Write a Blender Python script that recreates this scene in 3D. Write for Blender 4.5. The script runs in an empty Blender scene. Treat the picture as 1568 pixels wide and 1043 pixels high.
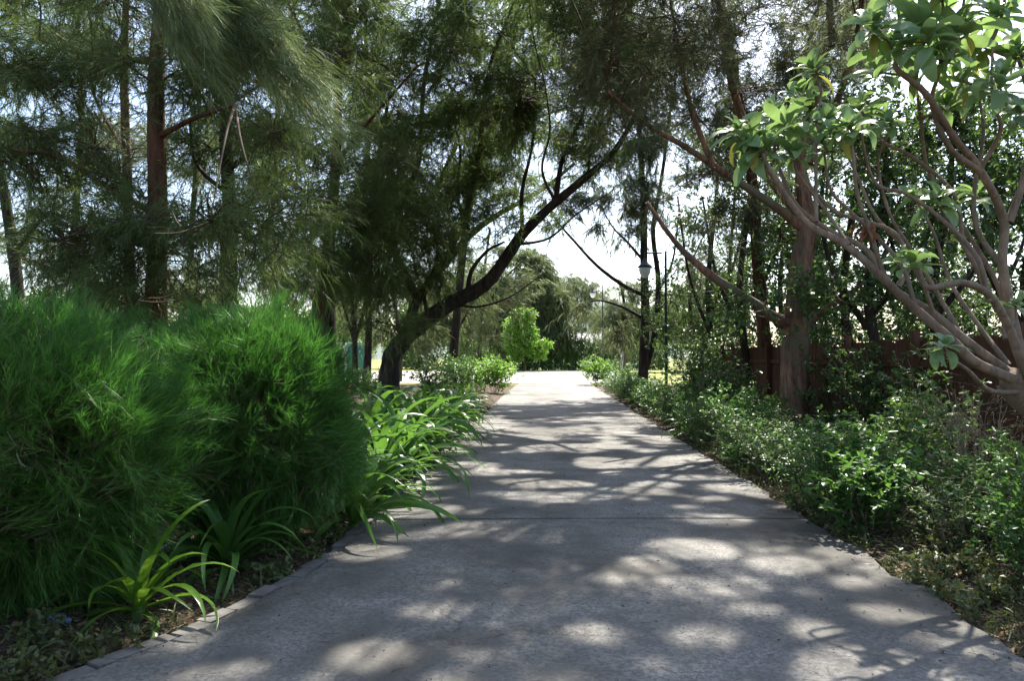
import bpy, math, random
import numpy as np
from mathutils import Vector
R = math.radians
rng = np.random.default_rng(11)
random.seed(4)
S = bpy.context.scene
COL = S.collection
# ------------------------------------------------------------------ camera
F = 1100.0; H = 1.5; T = math.atan((547-521.5)/F)
cd = bpy.data.cameras.new('camera'); cam = bpy.data.objects.new('camera', cd); COL.objects.link(cam)
cd.sensor_width = 36; cd.lens = 36*F/1568; cd.clip_end = 3000; cd.clip_start = 0.05
cam.location = (0, 0, H); cam.rotation_euler = (R(90)+T, 0, 0)
S.camera = cam
def P(px, py, d):
    """world point seen at photo pixel (px,py) at distance d ahead"""
    a = (px-784)/F; b = (521.5-py)/F
    y = math.cos(T)-b*math.sin(T); z = math.sin(T)+b*math.cos(T)
    k = d/y
    return np.array((a*k, d, H+z*k))
def G(px, d): 
    p = P(px, 547, d); return np.array((p[0], d, 0.0))
# ------------------------------------------------------------------ mesh builder
class MB:
    def __init__(s): s.v=[]; s.f=[]; s.n=0
    def add(s, v, faces, mat=0):
        v = np.asarray(v, float).reshape(-1,3); faces = np.asarray(faces, np.int64)
        s.v.append(v); s.f.append((faces+s.n, mat)); s.n += len(v)
    def build(s, name, mats, parent=None, off=None, smooth=True):
        me = bpy.data.meshes.new(name)
        V = np.concatenate(s.v) if s.v else np.zeros((0,3))
        if off is not None: V = V - np.asarray(off)
        me.vertices.add(len(V)); me.vertices.foreach_set('co', V.astype(np.float32).ravel())
        li = np.concatenate([f.ravel() for f,_ in s.f]).astype(np.int32)
        cnt = np.concatenate([np.full(len(f), f.shape[1]) for f,_ in s.f]).astype(np.int32)
        mi = np.concatenate([np.full(len(f), m) for f,m in s.f]).astype(np.int32)
        st = np.concatenate(([0], np.cumsum(cnt)[:-1])).astype(np.int32)
        me.loops.add(len(li)); me.loops.foreach_set('vertex_index', li)
        me.polygons.add(len(cnt)); me.polygons.foreach_set('loop_start', st); me.polygons.foreach_set('loop_total', cnt)
        me.polygons.foreach_set('material_index', mi)
        me.polygons.foreach_set('use_smooth', np.full(len(cnt), smooth))
        for m in (mats if isinstance(mats,(list,tuple)) else [mats]): me.materials.append(m)
        me.update(calc_edges=True)
        o = bpy.data.objects.new(name, me); COL.objects.link(o)
        if parent is not None: o.parent = parent
        return o
def norm(a): return a/np.maximum(np.linalg.norm(a, axis=-1, keepdims=True), 1e-9)
def ball(n):
    d = norm(rng.normal(size=(n,3))); return d*(rng.random((n,1))**(1/2.6))
def tag(o, label=None, cat=None, group=None, kind=None):
    for k,v in (('label',label),('category',cat),('group',group),('kind',kind)):
        if v: o[k]=v
    return o
def empty(name, loc, label, cat, group=None):
    o = bpy.data.objects.new(name, None); o.location = tuple(loc); o.empty_display_size=.3
    COL.objects.link(o); return tag(o,label,cat,group)
def copy_tree(o, parent=None):
    c = o.copy(); COL.objects.link(c); c.parent = parent
    for ch in list(o.children): copy_tree(ch, c)
    return c
def spline(pts, rad, sub=6):
    pts = np.asarray(pts,float); rad=np.asarray(rad,float)
    if len(pts) < 3: 
        t = np.linspace(0,1,sub+1)[:,None]; return pts[0]+(pts[-1]-pts[0])*t, rad[0]+(rad[-1]-rad[0])*t[:,0]
    e = np.vstack((2*pts[0]-pts[1], pts, 2*pts[-1]-pts[-2])); out=[]; ro=[]
    for i in range(len(pts)-1):
        p0,p1,p2,p3 = e[i:i+4]
        for t in np.linspace(0,1,sub,endpoint=False):
            out.append(.5*((2*p1)+(-p0+p2)*t+(2*p0-5*p1+4*p2-p3)*t*t+(-p0+3*p1-3*p2+p3)*t**3)); ro.append(rad[i]+(rad[i+1]-rad[i])*t)
    out.append(pts[-1]); ro.append(rad[-1]); return np.array(out), np.array(ro)
def tube(mb, pts, rad, n=8, mat=0, sub=6, rough=0.0, flare=0):
    c, r = spline(pts, rad, sub)
    k = len(c); tg = norm(np.gradient(c, axis=0))
    ref = np.array((1.,0,0)) if abs(tg[0][0])<.8 else np.array((0,1.,0))
    u = norm(np.cross(tg, ref)); w = np.cross(tg, u)
    a = np.linspace(0, 2*math.pi, n, endpoint=False)
    rr = r[:,None]*np.ones((k,n))
    if rough:
        ph = rng.random(4)*6
        s = np.arange(k)[:,None]
        rr = rr*(1+rough*(np.sin(3*a[None]+ph[0]+s*.25)*.5+np.sin(5*a[None]+ph[1]-s*.4)*.4+rng.normal(size=(k,n))*.35))
    if flare:
        rr[:3] *= np.array((1+flare,1+flare*.5,1+flare*.2))[:,None]
    v = c[:,None]+rr[...,None]*(np.cos(a)[None,:,None]*u[:,None]+np.sin(a)[None,:,None]*w[:,None])
    i = np.arange(k-1)[:,None]*n; j = np.arange(n)[None]; j2=(j+1)%n
    q = np.stack((i+j, i+j2, i+n+j2, i+n+j), -1).reshape(-1,4)
    mb.add(v.reshape(-1,3), q, mat)
    mb.add(v[-1], [list(range(n))], mat) if n<=4 else mb.add(np.vstack((v[-1], c[-1:])), [(x,(x+1)%n,n) for x in range(n)], mat)
    return c, r
def strips(mb, base, dr, L, w, bend=0.0, mat=0, two=True):
    """thin needles: base N,3; unit direction N,3; length N; width"""
    N = len(base); L = np.broadcast_to(L,(N,))[:,None]; w=np.broadcast_to(w,(N,))[:,None]
    sd = norm(np.cross(dr, rng.normal(size=(N,3))))
    if not two:
        tip = base+dr*L; tip[:,2] -= bend*L[:,0]
        v = np.stack((base-sd*w*.5, base+sd*w*.5, tip),1).reshape(-1,3)
        mb.add(v, np.arange(3*N).reshape(N,3), mat); return
    mid = base+dr*L*.5; mid[:,2] -= bend*.25*L[:,0]
    tip = base+dr*L; tip[:,2] -= bend*L[:,0]
    v = np.stack((base-sd*w*.5, base+sd*w*.5, mid-sd*w*.45, mid+sd*w*.45, tip),1).reshape(-1,3)
    i = np.arange(N)[:,None]*5
    mb.add(v, np.concatenate((i+0,i+1,i+3,i+2),1), mat)
    mb.f.append((np.concatenate((i+2,i+3,i+4),1)+mb.n-len(v), mat))
def ribbons3(mb, q0, q1, q2, w, mat):
    N=len(q0)
    sd = norm(np.cross(q2-q0, rng.normal(size=(N,3))))*w*.5; sd2 = norm(np.cross(q2-q0, sd))*w*.5
    for s in (sd, sd2):
        v = np.stack((q0-s,q0+s,q1-s*.8,q1+s*.8,q2-s*.3,q2+s*.3),1).reshape(-1,3); i=np.arange(N)[:,None]*6
        mb.add(v, np.concatenate((np.concatenate((i,i+1,i+3,i+2),1),np.concatenate((i+2,i+3,i+5,i+4),1))), mat)
SUN_EL,SUN_AZ=R(54),R(22)
SDX,SDY=math.sin(SUN_AZ)/math.tan(SUN_EL),math.cos(SUN_AZ)/math.tan(SUN_EL)
# gaps in the canopy: openings along the sun's direction, so the ground is dappled
GX0,GY0,GS,GNX,GNY=-12.,-3.,.04,600,1200
def vnoise(cell,rg,asp=2.1):
    a=rg.random((int(GNY*GS/cell)+3,int(GNX*GS/cell/asp)+3)); y=np.arange(GNY)*GS/cell; x=np.arange(GNX)*GS/cell/asp
    yi=y.astype(int); xi=x.astype(int); fy=y-yi; fx_=x-xi; fy=(fy*fy*(3-2*fy))[:,None]; fx_=(fx_*fx_*(3-2*fx_))[None]
    g=lambda dy,dx: a[np.ix_(yi+dy,xi+dx)]
    return (g(0,0)*(1-fx_)+g(0,1)*fx_)*(1-fy)+(g(1,0)*(1-fx_)+g(1,1)*fx_)*fy
_rg=np.random.default_rng(5)
_f=.38*vnoise(.42,_rg)+.40*vnoise(.24,_rg)+.22*vnoise(.15,_rg,1.3)
_gy=(GY0+np.arange(GNY)*GS)[:,None]+0*_f; _gx=(GX0+np.arange(GNX)*GS)[None]+0*_f
_q=np.interp(_gy[:,0],[0,3,6,7,9,12,16,24,32,40],[.92,.91,.89,.80,.72,.75,.80,.82,.70,.3])
_cut=np.array([np.quantile(_f,q) for q in _q])[:,None]
_off=_gx-(2.2+.06*_gy)
_hed=(_off>-.1)&(_off<2.6)&(_gy>4)
_lef=(_gx>-5)&(_gx<-1.9)&(_gy>1.4)&(_gy<6.6)
_cut=np.where(_lef,np.minimum(_cut,np.quantile(_f,.78)),_cut)
GAP=_f>np.where(_hed,np.minimum(_cut,np.quantile(_f,.66)),_cut)
def open_gap(p,r,ry=None):
    GAP[((_gx-(p[0]-p[2]*SDX))/r)**2+((_gy-(p[1]-p[2]*SDY))/(ry or r))**2<1]=True
for (px,py,r) in ((830,830,.22),(1050,845,.36),(985,868,.22),(1120,905,.22),(1195,870,.26),(1150,940,.14),(1240,970,.16),(1345,945,.16),(1080,980,.2),(900,975,.14),(930,890,.16),(560,1010,.22),(1300,900,.15),(560,850,.3),(1095,800,.3),(840,688,.5),(720,715,.45),(1000,745,.3),(1120,750,.36),(640,785,.4),(700,680,.4)):
    d=1650/(py-547); open_gap(((px-784)/F*d,d,0),r*1.0,r*.8)
for (px,py,d,r) in ((190,900,4.1,.3),(300,900,3.9,.2),(150,680,3.4,.3),(60,600,3.6,.35),(190,560,3.7,.35),(430,620,5.,.35),(110,560,3.9,.4),(380,500,5.6,.35),(640,610,9.5,.6),(620,650,8.5,.5),(690,590,12,.6),(1200,640,8.5,.6),(1100,620,11,.5),(1330,700,6,.4),(330,60,5.4,.45),(420,170,5.2,.35),(1430,70,5,.5),(1330,60,5,.3),(1500,30,5.2,.4),(1180,230,4.8,.3),(1360,60,5,.35),(1500,100,5.3,.4),(1200,210,5,.3),(1290,200,5.5,.35),(1240,110,5.1,.25),(1300,370,4.8,.3),(1420,470,5,.3),(1480,250,5.4,.3),(1530,450,5.4,.3),(1480,540,5,.2),(240,200,9,.2),(241,380,9,.25),(1235,430,14,.3)):
    open_gap(P(px,py,d),r)
def keep(p):
    gx=((p[:,0]-p[:,2]*SDX-GX0)/GS).astype(int); gy=((p[:,1]-p[:,2]*SDY-GY0)/GS).astype(int)
    ok=(gx<0)|(gx>=GNX)|(gy<0)|(gy>=GNY)
    return ok|~GAP[np.clip(gy,0,GNY-1),np.clip(gx,0,GNX-1)]
def casu_mass(mb, c, r, n, L=.6, nn=26, nl=.24, w=.004, out=.7, up=.15, droop=.5, flow=(0,0,0), spread=.5, hang=.25, two=False, twigw=.007,gaps=True):
    c=np.asarray(c,float); r=np.broadcast_to(np.asarray(r,float),(3,))
    nb=max(2,n//8); bb=norm(ball(nb)); n=nb*8
    b=np.repeat(bb,8,0)*np.tile(np.linspace(.3,1.08,8),nb)[:,None]
    p=c+r*b+.09*rng.normal(size=(n,3)); p[:,2]-=.16*r[0]*np.tile(np.linspace(0,1,8),nb)**2
    if not gaps: b=ball(n); p=c+r*b
    elif twigw>.006:
        kb=keep(c+r*bb*.7)
        if kb.any(): ribbons3(mb,np.repeat(c[None],kb.sum(),0),c+r*bb[kb]*.5,c+r*bb[kb]*.95-np.array((0,0,.1)),.013,1)
    d = norm(out*b + np.array((0,0,up)) + np.asarray(flow) + .5*rng.normal(size=(n,3)))
    LL = L*(.6+.8*rng.random((n,1)))
    def q(s): 
        x = p[:,None]+d[:,None]*LL[:,None]*(s-.3); x[...,2] -= droop*LL*(s[...,0]**2)*.5; return x
    z = lambda t: np.full((n,1,1),t)
    kt=keep(p) if gaps else np.ones(n,bool)
    if kt.any(): ribbons3(mb, q(z(0.))[kt,0], q(z(.5))[kt,0], q(z(1.))[kt,0], twigw, 1)
    s = rng.random((n,nn,1))*.95+.05
    base = q(s)
    tg = np.repeat(d[:,None],nn,1).copy(); tg[...,2] -= droop*s[...,0]
    nd = norm(norm(tg) + spread*rng.normal(size=(n,nn,3)) + np.array((0,0,-hang)))
    base=base.reshape(-1,3); nd=nd.reshape(-1,3)
    if gaps: 
        kk=keep(base)&keep(base+nd*nl*.8); base=base[kk]; nd=nd[kk]
        if len(base)==0: return p
    strips(mb, base, nd, nl*(.55+.7*rng.random(len(base))), w, .12, 0, two)
    return p
def leaf_diamonds(mb, base, dr, L, W, mat=0, fold=.3):
    N=len(base); L=np.broadcast_to(L,(N,))[:,None]; W=np.broadcast_to(W,(N,))[:,None]
    up = norm(np.array((0,0,1.))+.55*rng.normal(size=(N,3)))
    sd = norm(np.cross(dr, up)); nm = np.cross(sd, dr)
    m = base+dr*L*.5 
    v = np.stack((base, m-sd*W*.5+nm*W*fold*.5, base+dr*L*.82+sd*W*.22-nm*L*.05, base+dr*L-nm*L*.1, base+dr*L*.82-sd*W*.22-nm*L*.05, m+sd*W*.5+nm*W*fold*.5),1).reshape(-1,3)
    i=np.arange(N)[:,None]*6
    mb.add(v, np.concatenate((np.concatenate((i,i+3,i+4,i+1),1), np.concatenate((i,i+5,i+2,i+3),1))), mat)
def leaf_mass(mb, c, r, n, L=.09, W=.045, k=9, tw=.25, mat=0, up=.35, twmat=1):
    """n sprigs each with k leaves, spread in an ellipsoid"""
    c=np.asarray(c,float); r=np.broadcast_to(np.asarray(r,float),(3,))
    b = ball(n); p=c+r*b
    d = norm(.8*b+np.array((0,0,up))+.5*rng.normal(size=(n,3)))
    ribbons3(mb, p-d*tw*.6, p, p+d*tw*.5, .006, twmat)
    s=(rng.random((n,k,1))-.4)*tw
    base=p[:,None]+d[:,None]*s
    nd=norm(.45*d[:,None]+.8*rng.normal(size=(n,k,3))+np.array((0,0,-.05)))
    base=base.reshape(-1,3); nd=nd.reshape(-1,3); kk=keep(base); base=base[kk]; nd=nd[kk]; N=len(base)
    if N: leaf_diamonds(mb, base, nd, L*(.6+.7*rng.random(N)), W*(.7+.5*rng.random(N)), mat)
def strap_leaves(mb, base, az, el, L, W, curv, m=9, fold=.22, mat=0, prof=None, power=1.6, wave=.0, xf=None, thick=0):
    """long arching leaves; everything N"""
    N=len(az); s=np.linspace(0,1,m+1)
    if prof is None: prof=lambda s: np.minimum(1,.55+s*1.6)*np.clip(1-s,0,1)**.55
    th = el[:,None]-curv[:,None]*s[None]**power
    ds = L[:,None]/m
    hx = np.cumsum(np.cos(th)*ds,1)-np.cos(th[:,:1])*ds; hz=np.cumsum(np.sin(th)*ds,1)-np.sin(th[:,:1])*ds
    azz = az[:,None]+ wave*rng.normal(size=(N,1))*s[None]**2
    hd=np.stack((np.cos(azz),np.sin(azz),np.zeros_like(azz)),-1); sd=np.stack((-np.sin(azz),np.cos(azz),np.zeros_like(azz)),-1)
    roll = (rng.normal(size=(N,1))*.5)*s[None]
    nm = -np.sin(th)[...,None]*hd+np.cos(th)[...,None]*np.array((0,0,1.))
    sdr = sd*np.cos(roll)[...,None]+nm*np.sin(roll)[...,None]; nmr = nm*np.cos(roll)[...,None]-sd*np.sin(roll)[...,None]
    ctr = hx[...,None]*hd; ctr[...,2]+=hz
    w=(W[:,None]*prof(s)[None]*.5)[...,None]
    wob = (rng.normal(size=(N,m+1,1))*.08*w)
    l=ctr-sdr*w+nmr*(fold*2*w*.6+wob); r_=ctr+sdr*w+nmr*(fold*2*w*.6-wob)
    v=np.stack((l,ctr,r_),2)  # N,m+1,3,3
    v=v.reshape(-1,3)
    if xf is not None: v = v@xf.T
    v=v.reshape(N,-1,3)+np.asarray(base)[:,None]
    a=np.arange(m)[:,None]*3+np.array((0,1))[None]; q=np.stack((a,a+1,a+4,a+3),-1).reshape(1,-1,4)
    idx=np.arange(N)[:,None,None]*(3*(m+1))+q
    mb.add(v.reshape(-1,3), idx.reshape(-1,4), mat)
def box(mb, c, s, mat=0, rot=0, taper=0):
    x,y,z=[t/2 for t in s]
    v=np.array([(-x,-y,-z),(x,-y,-z),(x,y,-z),(-x,y,-z),(-x,-y,z),(x,-y,z),(x,y,z),(-x,y,z)])
    v[4:,:2]*=1-taper
    ca,sa=math.cos(rot),math.sin(rot); v=np.stack((v[:,0]*ca-v[:,1]*sa, v[:,0]*sa+v[:,1]*ca, v[:,2]),1)+np.asarray(c)
    mb.add(v,[(0,3,2,1),(4,5,6,7),(0,1,5,4),(1,2,6,5),(2,3,7,6),(3,0,4,7)],mat)
def lathe(mb, c, prof, n=16, mat=0):
    pr=np.array(prof,float); a=np.linspace(0,2*math.pi,n,endpoint=False); k=len(pr)
    v=np.stack((pr[:,0][:,None]*np.cos(a),pr[:,0][:,None]*np.sin(a),np.repeat(pr[:,1][:,None],n,1)),-1)+np.asarray(c)
    i=np.arange(k-1)[:,None]*n; j=np.arange(n)[None]; j2=(j+1)%n
    mb.add(v.reshape(-1,3), np.stack((i+j,i+j2,i+n+j2,i+n+j),-1).reshape(-1,4), mat)
# ------------------------------------------------------------------ materials
def newmat(name):
    m=bpy.data.materials.new(name); m.use_nodes=True; nt=m.node_tree; nt.nodes.clear()
    return m,nt,nt.nodes,nt.links
def ramp(nt, fac, stops):
    n=nt.nodes.new('ShaderNodeValToRGB'); e=n.color_ramp.elements
    while len(e)<len(stops): e.new(.5)
    for x,(p,c) in zip(e,stops): x.position=p; x.color=(*c,1) if len(c)==3 else c
    nt.links.new(fac,n.inputs[0]); return n.outputs[0]
def noise(nt, scale, detail=4, rough=.55, vec=None, dist=0, coord='Object'):
    n=nt.nodes.new('ShaderNodeTexNoise'); n.inputs['Scale'].default_value=scale; n.inputs['Detail'].default_value=detail; n.inputs['Roughness'].default_value=rough; n.inputs['Distortion'].default_value=dist
    if vec is None:
        t=nt.nodes.new('ShaderNodeTexCoord'); vec=t.outputs[coord]
    nt.links.new(vec,n.inputs['Vector']); return n.outputs['Fac']
def mixc(nt, fac, a, b, mode='MIX'):
    n=nt.nodes.new('ShaderNodeMix'); n.data_type='RGBA'; n.blend_type=mode
    for sk,val in ((n.inputs[0],fac),(n.inputs[6],a),(n.inputs[7],b)):
        if hasattr(val,'links'): nt.links.new(val,sk)
        elif isinstance(val,(int,float)): sk.default_value=val
        else: sk.default_value=(*val,1)
    return n.outputs[2]
def leafmat(name, dark, light, trans, tf=.4, rough=.45, spec=.4, scale=1.2, island=.5):
    m,nt,N,Lk=newmat(name)
    g=N.new('ShaderNodeNewGeometry'); nz=noise(nt,scale,2)
    mx=N.new('ShaderNodeMath'); mx.operation='MULTIPLY_ADD'; mx.inputs[1].default_value=island; Lk.new(g.outputs['Random Per Island'],mx.inputs[0])
    m2=N.new('ShaderNodeMath'); m2.operation='MULTIPLY'; m2.inputs[1].default_value=1-island; Lk.new(nz,m2.inputs[0]); Lk.new(m2.outputs[0],mx.inputs[2])
    col=ramp(nt,mx.outputs[0],[(.2,dark),(.8,light)])
    tcol=mixc(nt,.6,col,trans)
    p=N.new('ShaderNodeBsdfPrincipled'); Lk.new(col,p.inputs['Base Color']); p.inputs['Roughness'].default_value=rough; p.inputs['Specular IOR Level'].default_value=spec
    t=N.new('ShaderNodeBsdfTranslucent'); Lk.new(tcol,t.inputs[0])
    x=N.new('ShaderNodeMixShader'); x.inputs[0].default_value=tf; Lk.new(p.outputs[0],x.inputs[1]); Lk.new(t.outputs[0],x.inputs[2])
    o=N.new('ShaderNodeOutputMaterial'); Lk.new(x.outputs[0],o.inputs[0]); return m
def barkmat(name, a, b, stretch=.18, scale=9, bump=.6, rough=.9, moss=None):
    m,nt,N,Lk=newmat(name)
    t=N.new('ShaderNodeTexCoord'); mp=N.new('ShaderNodeMapping'); mp.inputs['Scale'].default_value=(1,1,stretch); Lk.new(t.outputs['Object'],mp.inputs[0])
    n1=noise(nt,scale,6,.7,mp.outputs[0],.6); n2=noise(nt,1.3,3)
    col=ramp(nt,n1,[(.35,a),(.62,b)])
    col=mixc(nt,n2,col,tuple(x*.55 for x in a))
    if moss: col=mixc(nt,ramp(nt,n2,[(.5,(0,0,0)),(.7,(1,1,1))]),col,moss)
    p=N.new('ShaderNodeBsdfPrincipled'); Lk.new(col,p.inputs['Base Color']); p.inputs['Roughness'].default_value=rough; p.inputs['Specular IOR Level'].default_value=.2
    bm=N.new('ShaderNodeBump'); bm.inputs['Strength'].default_value=bump; bm.inputs['Distance'].default_value=.03; Lk.new(n1,bm.inputs['Height']); Lk.new(bm.outputs[0],p.inputs['Normal'])
    o=N.new('ShaderNodeOutputMaterial'); Lk.new(p.outputs[0],o.inputs[0]); return m
def plain(name, c, rough=.6, var=.25, scale=6, metal=0, bump=0, spec=.4):
    m,nt,N,Lk=newmat(name); n1=noise(nt,scale,5)
    col=ramp(nt,n1,[(.3,tuple(x*(1-var) for x in c)),(.7,tuple(min(1,x*(1+var)) for x in c))])
    p=N.new('ShaderNodeBsdfPrincipled'); Lk.new(col,p.inputs['Base Color']); p.inputs['Roughness'].default_value=rough; p.inputs['Metallic'].default_value=metal; p.inputs['Specular IOR Level'].default_value=spec
    if bump:
        bm=N.new('ShaderNodeBump'); bm.inputs['Strength'].default_value=bump; bm.inputs['Distance'].default_value=.02; Lk.new(n1,bm.inputs['Height']); Lk.new(bm.outputs[0],p.inputs['Normal'])
    o=N.new('ShaderNodeOutputMaterial'); Lk.new(p.outputs[0],o.inputs[0]); return m
M={}
M['needle']=leafmat('dark_needles',(.038,.070,.019),(.105,.150,.038),(.16,.24,.05),.45,.5,.3,.8)
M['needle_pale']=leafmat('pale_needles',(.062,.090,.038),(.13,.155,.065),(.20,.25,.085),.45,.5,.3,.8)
M['needle_bough']=leafmat('bough_needles',(.075,.115,.035),(.20,.24,.085),(.26,.34,.10),.42,.5,.3,5.0,.6)
M['needle_grey']=leafmat('grey_green_needles',(.062,.080,.044),(.145,.165,.085),(.19,.23,.09),.46,.55,.3,.8)
M['needle_vivid']=leafmat('vivid_needles',(.020,.074,.010),(.098,.225,.036),(.10,.32,.035),.40,.45,.35,11.0,.4)
M['crinum']=leafmat('lily_leaf',(.042,.11,.022),(.09,.185,.036),(.16,.34,.04),.36,.36,.32,2.5)
M['crinum_front']=leafmat('bright_lily_leaf',(.065,.15,.020),(.12,.23,.028),(.24,.44,.03),.42,.30,.5,2.5)
M['hedge']=leafmat('hedge_leaf',(.028,.075,.018),(.095,.180,.042),(.14,.29,.045),.36,.36,.32,5.0)
M['hedge_dull']=leafmat('dull_hedge_leaf',(.04,.075,.025),(.11,.16,.05),(.15,.24,.05),.34,.45,.3,5.0)
M['hedge_light']=leafmat('light_hedge_leaf',(.06,.12,.03),(.14,.22,.06),(.2,.34,.06),.36,.32,.5,2.0)
M['broad']=leafmat('broad_leaf',(.026,.060,.018),(.075,.130,.034),(.13,.23,.04),.34,.34,.42,1.0)
M['lime']=leafmat('lime_leaf',(.075,.175,.02),(.16,.30,.04),(.24,.44,.05),.42,.4,.4,1.0)
M['helio']=leafmat('velvet_leaf',(.10,.165,.060),(.20,.29,.115),(.27,.42,.10),.42,.36,.5,2.0)
M['dead']=leafmat('dead_leaf',(.09,.035,.015),(.20,.085,.035),(.25,.1,.04),.25,.6,.3,3)
M['dry']=leafmat('dry_weed',(.115,.12,.065),(.20,.20,.12),(.22,.22,.1),.3,.6,.3,3)
M['bark_red']=barkmat('reddish_bark',(.045,.026,.018),(.25,.105,.058),bump=.9)
M['bark_dark']=barkmat('dark_bark',(.018,.014,.011),(.095,.072,.056),bump=.9)
M['bark_grey']=barkmat('grey_brown_bark',(.085,.048,.032),(.40,.22,.14),.2,10,.9,.9,(.11,.11,.07))
M['bark_tan']=barkmat('smooth_tan_bark',(.15,.11,.076),(.38,.275,.195),.4,16,.6,.85)
M['bark_pale']=barkmat('pale_bark',(.36,.33,.29),(.55,.52,.47),.4,8,.3)
M['twig']=plain('twig_bark',(.075,.05,.03),.9,.4,3)
M['stem']=plain('pale_stem',(.22,.17,.11),.8,.3,4)
M['metal']=plain('dark_painted_metal',(.012,.012,.013),.45,.2,9)
M['timber']=barkmat('red_brown_timber',(.07,.032,.018),(.17,.075,.04),.1,14,.3)
M['white']=plain('white_render',(.72,.71,.68),.8,.08,2)
M['roof']=plain('grey_roof',(.22,.21,.22),.7,.2,3)
M['pinkroof']=plain('clay_roof',(.30,.2,.17),.8,.2,3)
M['green_screen']=plain('green_screen_cloth',(.015,.10,.06),.7,.15,2)
M['hill']=plain('hill_scrub',(.10,.13,.10),.95,.25,.01)
# ------------------------------------------------------------------ path axis
LD=[(-4,-3.4),(2.5,-2.6),(3.37,-2.19),(3.57,-2.1),(3.95,-1.93),(4.38,-1.8),(5.29,-1.63),(7.75,-1.64),(12.4,-1.69),(24,-1.95),(42,-2.1)]
RD=[(-4,2.35),(3.56,2.33),(8.3,2.28),(20,2.15),(38,1.95),(42,1.95)]
def lx(d): return np.interp(d,[a for a,_ in LD],[b for _,b in LD])+.06*d
def rx(d): return np.interp(d,[a for a,_ in RD],[b for _,b in RD])+.06*d
# ground
def ground_z(X,Y):
    off=np.maximum(np.maximum(lx(np.clip(Y,-4,42))-.15-X, X-rx(np.clip(Y,-4,42))-.1),0)
    k=np.clip(off/.6,0,1)*(Y<41)
    z=-.03+k*(.05+.035*np.sin(X*2.1+1)*np.sin(Y*1.7)+.02*np.sin(X*5+Y*4))
    return z
xs=np.unique(np.concatenate((np.linspace(-14,14,150),np.linspace(-60,60,41),[-700,-300,-120,120,300,700])))
ys=np.unique(np.concatenate((np.linspace(-6,42,220),np.linspace(42,110,30),[-300,-60,200,400,900])))
XX,YY=np.meshgrid(xs,ys); ZZ=ground_z(XX,YY)
mb=MB(); nx=len(xs); ny=len(ys)
i=np.arange(ny-1)[:,None]*nx+np.arange(nx-1)[None]
mb.add(np.stack((XX,YY,ZZ),-1).reshape(-1,3), np.stack((i,i+1,i+nx+1,i+nx),-1).reshape(-1,4))
m,nt,N,Lk=newmat('soil_and_lawn')
n1=noise(nt,3,8,.7); n2=noise(nt,22,6,.7); n3=noise(nt,.35,3)
soil=ramp(nt,n2,[(.3,(.030,.021,.014)),(.55,(.075,.052,.034)),(.75,(.15,.11,.07))])
grass=ramp(nt,n2,[(.3,(.10,.13,.03)),(.7,(.24,.24,.08))])
t=N.new('ShaderNodeTexCoord'); sx=N.new('ShaderNodeSeparateXYZ'); Lk.new(t.outputs['Object'],sx.inputs[0])
mr=N.new('ShaderNodeMapRange'); mr.inputs[1].default_value=36; mr.inputs[2].default_value=44; Lk.new(sx.outputs['Y'],mr.inputs[0])
c=mixc(nt,mr.outputs[0],soil,grass)
p=N.new('ShaderNodeBsdfPrincipled'); Lk.new(c,p.inputs['Base Color']); p.inputs['Roughness'].default_value=.95; p.inputs['Specular IOR Level'].default_value=.15
bp=N.new('ShaderNodeBump'); bp.inputs['Strength'].default_value=.8; bp.inputs['Distance'].default_value=.03; Lk.new(n2,bp.inputs['Height']); Lk.new(bp.outputs[0],p.inputs['Normal'])
o=N.new('ShaderNodeOutputMaterial'); Lk.new(p.outputs[0],o.inputs[0]); M['soil']=m
tag(mb.build('ground',m),kind='structure')
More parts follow.
